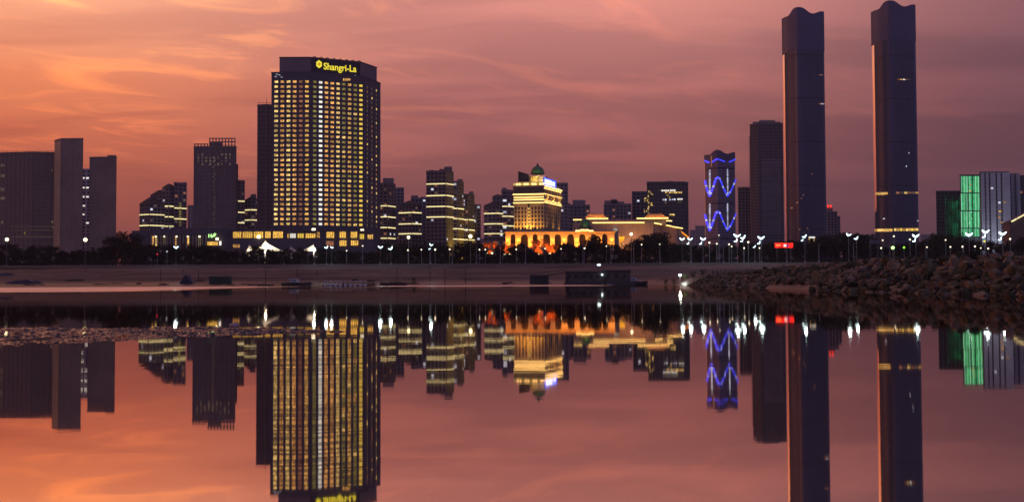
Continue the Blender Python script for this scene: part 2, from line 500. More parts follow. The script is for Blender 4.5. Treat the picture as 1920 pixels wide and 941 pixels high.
pave = t.smooth(sp_.outputs[2], 7.6, 8.6)
sc_ = t.mix(pave, sc_, (0.06, 0.055, 0.055, 1))
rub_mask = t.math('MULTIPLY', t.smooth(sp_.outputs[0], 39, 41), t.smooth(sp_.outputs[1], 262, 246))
sc_ = t.mix(rub_mask, sc_, t.ramp(nb_, [(0.35, (0.010, 0.009, 0.007, 1)), (0.65, (0.05, 0.036, 0.028, 1))]))  # dark soil, also painting in the shade of the gaps between boulders
t.link(sc_, b.inputs['Base Color']); t.link(t.smooth(wet, 0, 1, 0.9, 0.45), b.inputs['Roughness']); b.inputs['Specular IOR Level'].default_value = 0.25
ground = gm.build('ground', sand, smooth=True, kind='structure')

# ---- water
wm = MB(); wm.add([(-1500, -300, 0), (1500, -300, 0), (1500, 352, 0), (-1500, 352, 0)], [(0, 1, 2, 3)])
wat = bpy.data.materials.new('river_water'); wat.use_nodes = True
t = NT(wat.node_tree); t.n.clear()
g = t.new('ShaderNodeNewGeometry'); P = g.outputs['Position']
sp_ = t.new('ShaderNodeSeparateXYZ'); t.link(P, sp_.inputs[0]); wx, wy = sp_.outputs[0], sp_.outputs[1]
edge_n = t.math('MULTIPLY', t.math('SUBTRACT', t.noise(t.mapping(P, (0.02, 0.05, 1)), 1.0, 4, 0.6), 0.5), 60)
wyn = t.math('ADD', wy, edge_n)
# where the breeze touches the surface far out it is ruffled
zoneA = t.math('MULTIPLY', t.smooth(wyn, 140, 170), t.smooth(wx, -52, -78))
zoneA = t.math('MULTIPLY', zoneA, t.smooth(wy, 302, 292))
zoneB = t.math('MULTIPLY', t.smooth(wyn, 246, 258), t.math('MULTIPLY', t.smooth(wx, -46, -32), t.smooth(wx, 30, 20)))
zoneB = t.math('MULTIPLY', zoneB, t.smooth(wy, 306, 298))
ruf = t.math('MAXIMUM', zoneA, zoneB)
streak = t.smooth(t.noise(t.mapping(P, (0.015, 0.22, 1)), 1.0, 3, 0.6), 0.38, 0.6, 0.72, 1.0)
ruf = t.math('MULTIPLY', ruf, streak)
calm = t.smooth(t.noise(t.mapping(P, (0.02, 0.12, 1)), 1.0, 3, 0.5), 0.35, 0.7, 0.02, 0.032)
rough = t.math('ADD', calm, t.math('MULTIPLY', ruf, 0.42))
b1 = t.new('ShaderNodeBump'); b1.inputs['Strength'].default_value = 0.0035; b1.inputs['Distance'].default_value = 0.4
t.link(t.noise(t.mapping(P, (0.25, 0.9, 1)), 1.0, 3, 0.5), b1.inputs['Height'])
gl = t.new('ShaderNodeBsdfGlossy', distribution='MULTI_GGX'); gl.inputs['Color'].default_value = (0.93, 0.82, 0.74, 1)
t.link(rough, gl.inputs['Roughness']); t.link(b1.outputs[0], gl.inputs['Normal'])
df = t.new('ShaderNodeBsdfDiffuse'); df.inputs['Color'].default_value = (0.006, 0.008, 0.009, 1)
mx = t.new('ShaderNodeMixShader'); mx.inputs[0].default_value = 0.90
t.link(df.outputs[0], mx.inputs[1]); t.link(gl.outputs[0], mx.inputs[2])
out = t.new('ShaderNodeOutputMaterial'); t.link(mx.outputs[0], out.inputs[0])
wm.build('river_water', wat, kind='structure')

# ---- wet mud bar that breaks the surface in front, and thin shoals to the right
mud = surf('wet_mud', (0.028, 0.02, 0.018), 0.26, 0.6, 0.4, 3.0, fine=0.4)
def hz_y(px): return 525 + (960 - px) / 960 * 4.1
def wy_of(px, py): return CAM_H * F / (py - hz_y(px))
def lerp_t(tab, v):
    if v <= tab[0][0]: return tab[0][1]
    for (a, p), (b_, q) in zip(tab, tab[1:]):
        if v <= b_: return p + (q - p) * (v - a) / (b_ - a)
    return tab[-1][1]

def shoal(name, up, lo, x0, x1, nx, ny, hgt, seed):
    mb = MB(); vs_ = []
    for i in range(nx + 1):
        px = x0 + (x1 - x0) * i / nx
        yu = lerp_t(up, px); yl = lerp_t(lo, px)
        Yf = wy_of(px, yu); Yn = wy_of(px, yl)
        for j in range(ny + 1):
            k = j / ny
            Y = (Yn - 0.8) + (Yf - Yn + 1.6) * k
            xw = (px - 960) / F * Y
            e = min((Y - Yn), (Yf - Y)); m = sstep(e + 0.5 * nz(xw, Y, 0.9, seed + 4), -0.35, 0.7) * sstep(px, x1, x1 - 40) * (sstep(px, x0, x0 + 40) if x0 > 0 else 1)
            rid = abs(nz(xw * 0.5, Y * 2.2, 1.4, seed)) * 1.5 + 0.75 * abs(nz(xw * 0.55, Y * 2.2, 4.4, seed + 1)) + 0.45 * nz(xw * 0.8, Y * 1.6, 12, seed + 2)
            z = -0.09 + m * (0.066 + hgt * (rid - 0.35) + 0.03 * nz(xw, Y * 2, 0.35, seed + 7))
            vs_.append((xw, Y, z))
    fs_ = [(i * (ny + 1) + j, (i + 1) * (ny + 1) + j, (i + 1) * (ny + 1) + j + 1, i * (ny + 1) + j + 1) for i in range(nx) for j in range(ny)]
    mb.add(vs_, fs_)
    return mb.build(name, mud, kind='structure')
shoal('mud_bar', [(-300, 613), (0, 613), (200, 614), (330, 611), (450, 613), (520, 616), (680, 619.5)],
      [(-300, 662), (0, 650), (150, 644), (260, 636), (330, 632), (430, 629), (520, 626), (680, 622.5)], -300, 680, 620, 110, 0.085, 1.3)
shoal('mud_shoal', [(1620, 625), (1700, 626), (1770, 625), (1830, 627), (2100, 650)], [(1620, 627), (1700, 628.5), (1770, 629), (1830, 633), (2100, 662)], 1620, 2100, 160, 14, 0.03, 8.1)
# a lone stone at the edge of the bar
st = MB(); bm = bmesh.new(); bmesh.ops.create_icosphere(bm, subdivisions=2, radius=1)
for v_ in bm.verts:
    k = 1 + 0.25 * mnoise.noise(v_.co * 1.7)
    v_.co = Vector((v_.co.x * 0.19 * k, v_.co.y * 0.14 * k, v_.co.z * 0.11 * k + 0.01))
me = bpy.data.meshes.new('stone'); bm.to_mesh(me); bm.free(); me.materials.append(surf('pale_stone_wet', (0.42, 0.30, 0.30), 0.5, 0.4, 0.2, 6.0))
so = bpy.data.objects.new('stone', me); col.objects.link(so); so.location = ((440 - 960) / F * 33.8, 33.8, 0.03)
tag(so, 'lone pale stone at the far edge of the mud bar', 'stone')

# ---- rubble embankment on the right
rock_m = []
for i, (a1, a2) in enumerate([((0.13, 0.13, 0.08), (0.03, 0.03, 0.019)), ((0.25, 0.21, 0.155), (0.07, 0.06, 0.045)), ((0.065, 0.07, 0.04), (0.016, 0.017, 0.011))]):
    rock_m.append(surf('rubble_rock_%d' % i, a1, 0.85, 0.25, 0, 1.1, a2, fine=0.35, bump=0.5, bscale=3.0))
def rock_mesh(seed, m):
    rnd = random.Random(seed); bm = bmesh.new()
    for k in range(15):
        th = rnd.uniform(0, 2 * math.pi); zz = rnd.uniform(-1, 1); r = math.sqrt(1 - zz * zz) * rnd.uniform(0.8, 1.1)
        bm.verts.new((r * math.cos(th), r * math.sin(th) * 0.72, zz * rnd.uniform(0.38, 0.62)))
    res = bmesh.ops.convex_hull(bm, input=bm.verts)
    bmesh.ops.delete(bm, geom=[v for v in res['geom_interior'] if isinstance(v, bmesh.types.BMVert)], context='VERTS')
    bmesh.ops.bevel(bm, geom=bm.edges[:], offset=0.035, segments=1, affect='EDGES')
    me = bpy.data.meshes.new('rock'); bm.to_mesh(me); bm.free(); me.materials.append(m)
    return me
rock_protos = [rock_mesh(100 + i, rock_m[i % 3]) for i in range(14)]
rub = thing('rubble_embankment', 'long bank of tumbled brown boulders sloping into the river', None, (48, 120, 0))
del rub['label']; rub['kind'] = 'structure'
rr = random.Random(5); rocks = []
y = 42.0
while y < 246:
    dens = 0.52
    row = 13
    for k in range(row):
        tt = -1.6 + (k + rr.random()) * (9.2 / row)
        yy = y + rr.uniform(-0.6, 0.6)
        x = bank_x(yy) + tt
        beach = sstep(yy, 128, 138) * sstep(yy, 176, 160)
        if tt < 1.6 and beach > 0.5: continue
        if yy > 235 and rr.random() < 0.45: continue
        sz = rr.choice([0.28, 0.35, 0.42, 0.5, 0.6, 0.72, 0.85, 1.1]) * (0.8 + 0.4 * rr.random()) * (1 - 0.25 * sstep(yy, 170, 240))
        if yy > 225: sz *= 0.75
        rocks.append((sz * F / yy, x, yy, ground_z(x, yy) + sz * 0.12, sz))
    y += dens
rocks = [r_ for r_ in rocks if r_[1] / r_[2] < 0.62]
rocks.sort(reverse=True)
restm = MB()
for i, (_, x, yy, zz, sz) in enumerate(rocks):
    me = rock_protos[rr.randrange(14)]
    e = Euler((rr.gauss(0, 0.45), rr.gauss(-0.35, 0.45), rr.uniform(0, 6.28)))
    if i < 300:
        o = bpy.data.objects.new('rock', me); col.objects.link(o); o.parent = rub
        o.location = Vector((x, yy, zz)) - rub.location; o.rotation_euler = e; o.scale = (sz, sz, sz)
    else:
        M_ = Matrix.Translation((x, yy, zz)) @ e.to_matrix().to_4x4() @ Matrix.Scale(sz, 4)
        restm.cur = rock_m.index(me.materials[0])
        restm.add([M_ @ v_.co for v_ in me.vertices], [tuple(p.vertices) for p in me.polygons])
restm.build('rubble_fill', rock_m, rub, kind='stuff')

# ================================================================== BUILDINGS
ZB = GZ - 0.5
def pts(lst): return [(X(px, Y), Y) for px, Y in lst]
def base_of(front, depth=0): 
    return (sum(p[0] for p in front) / len(front), sum(p[1] for p in front) / len(front) + depth / 2, GZ)

rw = random.Random(21)
def some(n, mats, zlo=0, zhi=1):
    def cells(nb, nf): return [(rw.randrange(nb), int(nf * (zlo + (zhi - zlo) * rw.random()))) for _ in range(n)]
    return cells, (lambda i, k: rw.choice(mats))

def scatter(parent, front, zb, zt, bay, floor, n, mats, zlo=0, zhi=1, edges=None):
    for i in range(len(front) - 1):
        if edges and i not in edges: continue
        cs, mf = some(n, mats, zlo, zhi)
        seen = set()
        lit_windows(parent, front[i], front[i + 1], zb, zt, bay, floor, lambda nb, nf: [q for q in cs(nb, nf) if not (q in seen or seen.add(q))], mf, d=0.1)

def roof_box(parent, px0, px1, py, Y0, Y1, zb, mat, name='roof_house'):
    x0, x1 = X(px0, Y0), X(px1, Y0)
    mb = MB(); mb.prism(ring([(x0, Y0), (x1, Y0)], Y1 - Y0), zb, Z((px0 + px1) / 2, py, Y0)); return mb.build(name, mat, parent)

# ---- far left: the wide unfinished slab with its open frame end
fr = pts([(-60, 815), (10, 806), (60, 802), (104, 806)])
zt = Z(60, 287, 802)
b_ = thing('unfinished_building', 'wide brown concrete building, unfinished, with scaffold posts along its roof', 'building', base_of(fr, 30))
block(b_, fr, ZB, zt, 34, 4.2, 3.6, surf('raw_concrete', (0.27, 0.195, 0.17), 0.9, 0.15, 0.15, 0.06), concrete_b, pier=0.12, sp=0.18, proud=0.5)
for i in range(-50, 102, 7):
    p = at(i + rw.uniform(-2, 2), 286, 806 + rw.uniform(0, 8)); h = rw.uniform(1.2, 3.6)
    mb = MB(); mb.tube([(p.x, p.y, zt), (p.x, p.y, zt + h)], 0.14, 6); mb.build('scaffold_post', metal_dark, b_)
mb = MB()
for i in range(1, len(fr)):
    mb.tube([(fr[i - 1][0], fr[i - 1][1] + 1, zt + 2.2), (fr[i][0], fr[i][1] + 1, zt + 2.2)], 0.12, 5)
mb.build('scaffold_rail', metal_dark, b_)
for yy in (425, 432, 444):
    piece('light_or_spill_strip', b_, at(62, yy, 801.2), (38, 0.2, 0.35), W_FAINT)
for (px, py) in [(3, 310), (7, 310), (3, 330), (7, 330), (3, 355), (7, 356), (3, 372), (7, 372), (4, 417), (98, 320), (98, 416), (99, 426), (46, 417), (46, 425), (36, 418)]:
    piece('window', b_, at(px, py, 804.4), (1.2, 0.3, 2.2), W_FAINT)
piece('window', b_, at(46, 437, 801), (1.0, 0.3, 1.8), W_GREEN)

# ---- tall blank tower with a pale chamfer
fr = pts([(101, 796), (113, 786), (154, 786)])
b_ = thing('blank_tower', 'tall plain brown tower with a paler chamfered corner and flat roof', 'tower', base_of(fr, 26))
block(b_, fr, ZB, Z(130, 262, 786), 26, 9, 3.4, concrete_b, concrete_b, pier=0.08, sp=0.10, proud=0.18)
mb = MB(); A, u, n, L = edge(fr[0], fr[1]); mb.obox(A, u, n, 0.3, L - 0.3, 0.2, 0.34, ZB, Z(107, 264, 786)); mb.build('corner_panel', surf('pale_panel', (0.44, 0.36, 0.24), 0.7, 0.3, 0.1, 0.1), b_)

for px, py in ((120, 259.5), (140, 258)):
    p = at(px, py, 795); mb = MB(); mb.tube([(p.x, 795, Z(130, 262, 786)), (p.x, 795, p.z)], 0.12, 5); mb.build('mast', metal_dark, b_)
roof_box(b_, 124, 136, 260.2, 792, 800, Z(130, 262, 786), concrete_b, 'plant_room')
# ---- lit white slab seen in the gap
fr = pts([(150, 905), (172, 905)])
b_ = thing('white_apartment_slab', 'narrow pale apartment slab with bright windows between two dark towers', 'building', base_of(fr, 20))
zt = Z(160, 319, 905)
block(b_, fr, ZB, zt, 20, 5.2, 3.3, glass_dark, surf('pale_violet', (0.42, 0.38, 0.46), 0.8, 0.2, 0.1, 0.1))
for (px, py) in [(156, 334), (164, 334), (156, 352), (164, 352), (156, 369), (164, 369), (157, 386), (156, 402), (164, 418)]:
    piece('window', b_, at(px, py, 904.5), (2.4, 0.3, 1.3), W_WHITE)

# ---- dark tower with a raised right end
fr = pts([(167, 790), (217, 788)])
b_ = thing('stepped_roof_tower', 'dark brown tower with one end of its roof raised', 'tower', base_of(fr, 24))
zt = Z(185, 297, 790)
block(b_, fr, ZB, zt, 24, 8, 3.4, concrete_b, concrete_b, pier=0.10, sp=0.12, proud=0.2)
roof_box(b_, 200, 216.5, 291, 789.2, 806, zt, concrete_b)
roof_box(b_, 171, 196, 295, 792, 806, zt, concrete_b, 'roof_plinth')

# ---- stepped residential blocks with LED bands
def residence(name, label, front, depth, top_px, top_py, bands, group=None, roof='hip', frame=None, bay=3.4, floor=3.2, mat=None, s1=0, extra=None, windows=6):
    b_ = thing(name, label, 'apartment block', base_of(front, depth), group)
    Y0 = min(p[1] for p in front)
    zt = Z(top_px, top_py, Y0)
    fm = frame or concrete_v
    poly = block(b_, front, ZB, zt, depth, bay, floor, glass_dark, fm, roof=(roof == 'flat'))
    if roof == 'hip':
        cx = sum(p[0] for p in poly) / len(poly); cy_ = sum(p[1] for p in poly) / len(poly)
        mb = MB()
        ov = [(cx + (p[0] - cx) * 1.05, cy_ + (p[1] - cy_) * 1.05) for p in poly]
        tp = [(cx + (p[0] - cx) * 0.22, cy_ + (p[1] - cy_) * 0.35) for p in poly]
        wdt = max(p[0] for p in poly) - min(p[0] for p in poly)
        mb.prism(ov, zt + 0.16, zt + 0.5); mb.prism(ov, zt + 0.52, zt + 0.5 + wdt * 0.22, tp); mb.build('roof', darkroof, b_)
    for (px, py) in bands:
        band(b_, front, Z(px, py, Y0), 0.8, mat or LED_CREAM, s1=s1)
    scatter(b_, front, ZB, zt, bay, floor, windows, [W_FAINT, W_FAINT, W_DIM, W_COOL], 0.3, 1)
    return b_, zt
# four steps rising to the right
residence('gabled_apartments', 'lowest gabled apartment step with two LED bands, far from the hotel', pts([(262, 842), (280, 836), (308, 845)]), 16, 275, 382, [(280, 402), (280, 422.5)], 'stepped LED-banded apartments')
residence('gabled_apartments', 'second gabled apartment step, dark roofed, behind the lowest one', pts([(282, 862), (303, 856), (318, 864)]), 16, 300, 366, [], 'stepped LED-banded apartments')
residence('gabled_apartments', 'third gabled apartment step with short LED bands beside the tallest step', pts([(304, 848), (316, 844), (331, 852)]), 16, 318, 352, [(316, 386.5), (316, 406.5), (316, 424)], 'stepped LED-banded apartments')
b_, zt = residence('gabled_apartments', 'tallest apartment step with a flat top and yellow lit corner bay', pts([(326, 846), (349, 854)]), 18, 335, 344, [(335, 390), (335, 410)], 'stepped LED-banded apartments', roof='flat')
for k in range(9):
    piece('bay_light', b_, at(338, 382 + k * 5, 847.5), (1.6, 0.3, 1.2), W_GREEN)
roof_box(b_, 326.5, 330, 341.5, 847, 860, zt, concrete_v); roof_box(b_, 342, 348.5, 341.5, 856, 866, zt, concrete_v)

# ---- low arcade building in front of them
fr = pts([(247, 690), (436, 690)])
b_ = thing('colonnade_hall', 'long low dark hall with amber lit columns and a small neon sign', 'building', base_of(fr, 40))
zt = Z(300, 432, 690)
mb = MB(); mb.prism(ring(pts([(247, 692), (436, 692)]), 40), ZB, zt); mb.build('wall', hotel_wall, b_)
mb = MB(); mb.prism(ring(pts([(282, 690.5), (432, 690.5)]), 1.2), Z(300, 441, 690), Z(340, 428, 690)); mb.build('fascia', hotel_wall, b_)
for k, px in enumerate(range(284, 392, 6)):
    mb = MB(); p = at(px, 450, 691); mb.tube([(p.x, 690.9, ZB), (p.x, 690.9, Z(px, 441, 691))], 0.55, 8); mb.build('column', cream, b_)
for px, pw, ms in [(288, 5, W_ORANGE), (293.5, 4.5, W_BRIGHT), (308, 4, W_GREEN), (331, 4, W_MID), (353, 5, W_MID), (374, 4, W_GREEN)]:
    piece('window', b_, at(px, 452, 691.7), (pw * 0.384, 0.3, 7.0), ms)
for px in (292, 308, 331, 352, 374):
    piece('sconce', b_, at(px, 443.5, 690.2), (1.1, 0.4, 1.1), LAMP_POINT)
for k, px in enumerate((391, 396, 401, 406)):
    piece('window', b_, at(px, 456.5, 691.7), (1.7, 0.3, 2.6), W_PODIUM)
piece('window', b_, at(413, 456, 691.6), (1.5, 0.3, 3.0), W_WHITE)
for (px, py, sx, sz, rx) in [(391.5, 442, 0.35, 2.6, 0), (394, 442.2, 0.8, 0.35, 0), (396, 442, 0.35, 2.8, 0), (399, 442.5, 0.3, 2.4, 0.4), (401, 440.5, 0.35, 3.2, 0.5), (403.5, 441, 0.3, 2.6, 0.5)]:
    o = piece('sign_stroke', b_, at(px, py, 690.2), (sx, 0.2, sz), LAMP_GREENISH); o.rotation_euler = (0, rx, 0)
piece('wall_lamp', b_, at(407, 448, 690.0), (1.6, 0.5, 1.6), LAMP_WARM)
for a, c2 in (((392, 426.3), (408, 426)), ((411, 426), (417, 426)), ((417, 426), (421, 431)), ((421, 431.4), (429, 431.4))):
    p, q = at(*a, 689), at(*c2, 689); mb = MB(); mb.tube([p, q], 0.16, 5); mb.build('canopy_edge', metal_grey, b_)

# ---- grey tower with an open frame crown
fr = pts([(363, 800), (442, 800)])
b_ = thing('frame_crown_tower', 'grey brown residential tower topped by open concrete frames', 'tower', base_of(fr, 30))
zt = Z(400, 277, 800)
block(b_, fr, ZB, zt, 30, 4.4, 3.2, surf('tower_wall', (0.22, 0.18, 0.18), 0.85, 0.2, 0.12, 0.1), concrete, pier=0.22, sp=0.25, proud=0.3)
mb = MB(); mb.prism(ring([(X(441, 806) + 0.6, 806), (X(446, 806), 806)], 20), ZB, Z(444, 308, 806)); mb.build('side_bay', concrete, b_)
def frame_crown(pa, pb, py, rows, n, Ya=801, Yb=822):
    xa, xb, z1 = X(pa, Ya), X(pb, Ya), Z(pa, py, Ya)
    mb = MB()
    for Y in (Ya, Yb):
        mb = MB()
        for i in range(n + 1):
            x = (xa + (xb - xa) * i / n) * Y / Ya; mb.box(x - 0.35, Y, zt, x + 0.35, Y + 0.7, z1 - 0.7)
        mb.box(xa * Y / Ya - 0.5, Y - 0.1, z1 - 0.7, xb * Y / Ya + 0.5, Y + 0.9, z1)
        for r_ in rows: mb.box(xa * Y / Ya - 0.4, Y + 0.05, r_ - 0.25, xb * Y / Ya + 0.4, Y + 0.62, r_ + 0.25)
        mb.build('roof_frame', concrete, b_)
frame_crown(392, 439.5, 259, [Z(400, 266, 801)], 8)
frame_crown(364, 388, 269.5, [], 4)
roof_box(b_, 393, 417, 267, 804, 818, zt, concrete)
for r_ in range(4):
    for k in range(9):
        if rw.random() < 0.7: piece('window', b_, at(372 + k * 7.4, 290 + r_ * 6, 799.62), (1.4, 0.2, 1.5), W_FAINT)
for k in range(30):
    piece('stair_window', b_, at(400 + (k % 2) * 3, 296 + k * 4.4, 799.62), (0.9, 0.2, 0.8), W_FAINT)

# ---- behind, towards the hotel
fr = pts([(445, 852), (458, 856)])
residence('banded_apartments', 'slim apartment block with short yellow bands beside the grey tower', fr, 16, 450, 340, [(451, 377), (451, 398), (451, 417.5)], roof='flat', frame=concrete)
residence('banded_apartments', 'low gabled apartment block wedged against the dark slab tower by the hotel', pts([(459, 866), (470, 862), (486, 866)]), 16, 470, 376, [(470, 393.5), (470, 412.5)])
roof_box(bpy.data.objects['banded_apartments.001'], 470, 480, 364, 868, 876, Z(470, 376, 862), concrete_v)

# ---- dark slab tower beside the hotel
fr = pts([(482, 758), (514, 758)])
b_ = thing('dark_slab_tower', 'plain dark slab tower with a roof railing and mast behind the hotel', 'tower', base_of(fr, 30))
zt = Z(495, 199, 758)
block(b_, fr, ZB, zt, 30, 6, 3.4, surf('slab_wall', (0.15, 0.115, 0.12), 0.85, 0.2, 0.12, 0.1), concrete, pier=0.1, sp=0.12, proud=0.2)
mb = MB()
for i in range(8):
    x = fr[0][0] + 0.3 + i * 1.6; mb.tube([(x, 758.4, zt + 1.2), (x, 758.4, zt + 2.6)], 0.09, 5)
mb.tube([(fr[0][0], 758.4, zt + 2.6), (fr[1][0], 758.4, zt + 2.6)], 0.12, 5); mb.build('railing', metal_dark, b_)
p = at(500, 190, 762); mb = MB(); mb.tube([(p.x, 762, zt), (p.x, 762, Z(500, 184, 762))], [0.25, 0.1], 6); mb.build('mast', metal_dark, b_)
roof_box(b_, 490, 505, 195.5, 764, 776, zt, concrete, 'plant_room')

# ================================================================== THE HOTEL
HP = [(X(508, 700), 700.0), (X(582, 700), 700.0), (X(684.5, 717), 717.0), (X(713.5, 740), 740.0)]
hotel = thing('hotel_tower', 'tall faceted hotel tower with rows of amber windows and yellow rooftop lettering', 'hotel', base_of(HP, 40))
z_top = Z(520, 137, 700)           # shoulder
z_w1 = Z(520, 149, 700)            # top of first window row
z_w0 = Z(520, 424.5, 700)          # sill of the lowest
NR = 30; FH = (z_w1 - z_w0) / NR
poly = [HP[0], HP[1], HP[2], HP[3], (HP[3][0] - 8, 778), (HP[0][0] * 748 / 700 + 2, 748)]
inner = MB()
def inset(P_, d):
    out = []
    for i in range(len(P_)):
        a, b2, c2 = Vector(P_[i - 1]), Vector(P_[i]), Vector(P_[(i + 1) % len(P_)])
        u1 = (b2 - a).normalized(); u2 = (c2 - b2).normalized()
        n1_ = Vector((u1.y, -u1.x)); n2_ = Vector((u2.y, -u2.x)); nn = (n1_ + n2_).normalized()
        out.append(tuple(b2 - nn * d / max(0.4, nn.dot(n1_))))
    return out
inner.prism(inset(poly, 0.9), ZB, z_top - 0.2); inner.build('core', glass_dark, hotel)
COLS = [6, 9, 3]
COLM = [[W_BRIGHT, W_ORANGE, W_BRIGHT, W_ORANGE, W_DIM, W_MID], [W_GREEN, W_WHITE, W_ORANGE, W_ORANGE, W_BRIGHT, W_GREEN, W_MID, W_GREEN, W_YELLOW], [W_FAINT, W_FAINT, W_DIM]]
rest = MB(); rest_m = [W_FAINT, W_GREEN, W_MID, W_YELLOW, W_BRIGHT, W_DIM]
count = 0
for fi in range(3):
    A, u, n, L = edge(HP[fi], HP[fi + 1]); rz = math.atan2(u.y, u.x)
    m0 = (1.2, 0.9, 0.8)[fi]; m1 = (0.6, 1.0, 2.2)[fi]
    nc = COLS[fi]; bw = (L - m0 - m1) / nc
    pf = 0.39 if fi < 2 else 0.55
    for i in range(nc + 1):
        s_ = m0 + i * bw; hw = pf * bw / 2
        a0 = 0 if i == 0 else s_ - hw; a1 = L if i == nc else s_ + hw
        mb = MB(); mb.obox(A, u, n, a0, a1, -0.85, 0.0, ZB, z_top - 0.3); mb.build('pier', hotel_wall, hotel)
    for k in range(NR + 1):
        zc = z_w0 + k * FH
        z0, z1 = zc - FH * 0.25, zc + FH * 0.25
        if k == 0: z0 = ZB
        if k == NR: z1 = z_top - 0.35
        mb = MB(); mb.obox(A, u, n, 0.15, L - 0.15, -0.84, -0.12, z0, z1); mb.build('spandrel', hotel_wall, hotel)
    for i in range(nc):
        m = COLM[fi][i]
        for k in range(NR):
            s_ = m0 + (i + 0.5) * bw; zc = z_w0 + (k + 0.5) * FH
            mm = m
            if fi == 1 and i >= 5 and rw.random() < 0.35: mm = rw.choice([W_MID, W_GREEN, W_BRIGHT] if i != 8 else [W_YELLOW])
            if fi == 2: mm = W_BRIGHT if rw.random() < (0.12, 0.1, 0.45)[i] else (W_FAINT if rw.random() < 0.75 else W_DIM)
            if count < 300:
                q = A + u * s_ + n * -0.55
                piece('window', hotel, (q.x, q.y, zc), (bw * (1 - pf) * 0.98, 0.1, FH * 0.55), mm, rz); count += 1
            else:
                rest.cur = rest_m.index(mm) if mm in rest_m else 4
                hw = bw * (1 - pf) * 0.49 * (0.55 if fi == 2 else 1)
                rest.obox(A, u, n, s_ - hw, s_ + hw, -0.6, -0.5, zc - FH * 0.275, zc + FH * 0.275)
rest.build('window_field', rest_m, hotel, kind='stuff')
for fi in range(len(poly)):
    if fi < 3: continue
    A, u, n, L = edge(poly[fi], poly[(fi + 1) % len(poly)])
    fm = MB(); facade(hotel, poly[fi], poly[(fi + 1) % len(poly)], ZB, z_top - 0.3, 4.4, FH, hotel_wall, proud=0.0, mb=fm, d0=-0.9); fm.build('facade_frame', hotel_wall, hotel)
mb = MB(); mb.prism(inset(poly, -0.25), z_top - 0.3, z_top + 0.6); mb.build('shoulder_cornice', hotel_wall, hotel)
# crown
CP = [(X(523, 704), 704.0), (X(580, 704), 704.0), (X(676, 720), 720.0), (X(706.5, 739), 739.0), (X(700, 770), 770.0), (X(523, 742), 742.0)]
z_cr = Z(550, 108.5, 704)
mb = MB(); mb.prism(CP, z_top + 0.6, z_cr); mb.build('crown', hotel_crown, hotel)
for fi in range(3):
    A, u, n, L = edge(CP[fi], CP[fi + 1])
    mb = MB(); mb.obox(A, u, n, 0, L, 0.0, 0.25, z_top + 0.62, Z(550, 134, 704)); mb.build('crown_base', hotel_wall, hotel)
    mb = MB(); mb.obox(A, u, n, -0.2, L + 0.2, -0.4, 0.35, z_cr - 0.1, z_cr + 0.5); mb.build('coping', hotel_wall, hotel)
A, u, n, L = edge(CP[1], CP[2]); rz = math.atan2(u.y, u.x)
for i in range(8):
    s_ = L * (i + 0.5) / 8
    q = A + u * s_ + n * 0.3; mb = MB(); mb.tube([(q.x, q.y, z_cr + 0.45), (q.x + u.x * 1.2, q.y + u.y * 1.2, z_cr + 1.1), (q.x + u.x * 2.4, q.y + u.y * 2.4, z_cr + 0.45)], 0.28, 6)
    mb.build('rooftop_lamp', metal_dark, hotel)
panel = MB(); panel.obox(A, u, n, 1.0, L - 0.6, 0.26, 0.4, Z(600, 134, 704), z_cr - 0.5); panel.build('sign_board', surf('sign_board_dark', (0.05, 0.045, 0.06), 0.7, 0.3, 0.1, 0.2), hotel)
def text_part(body, parent, A, u, n, s_, z, width, height, mat, d=0.45, name='sign_lettering', shear=0.0):
    cu = bpy.data.curves.new('lettering', 'FONT'); cu.body = body; cu.size = 1.0; cu.extrude = 0.03; cu.offset = 0.018; cu.shear = shear
    cu.resolution_u = 4
    to = bpy.data.objects.new('lettering_tmp', cu); col.objects.link(to)
    bpy.context.view_layer.update()
    me = bpy.data.meshes.new_from_object(to.evaluated_get(bpy.context.evaluated_depsgraph_get()))
    bpy.data.objects.remove(to)
    xs = [v.co.x for v in me.vertices]; ys = [v.co.y for v in me.vertices]
    kx = width / (max(xs) - min(xs)); ky = height / (max(ys) - min(ys)); mx0, my0 = min(xs), min(ys)
    for v in me.vertices:
        a = (v.co.x - mx0) * kx; h = (v.co.y - my0) * ky; dd = d + v.co.z * 6
        v.co = Vector((A[0] + u[0] * (s_ + a) + n[0] * dd, A[1] + u[1] * (s_ + a) + n[1] * dd, z + h)) - wloc(parent)
    me.materials.clear(); me.materials.append(mat); me.name = name
    o = bpy.data.objects.new(name, me); col.objects.link(o); o.parent = parent
    return o
mpp = L / (676 - 580)
text_part('Shangri-La', hotel, A, u, n, (605.5 - 580) * mpp, Z(605, 133.6, 706), (667.5 - 605.5) * mpp, 6.6, SIGN_YELL)
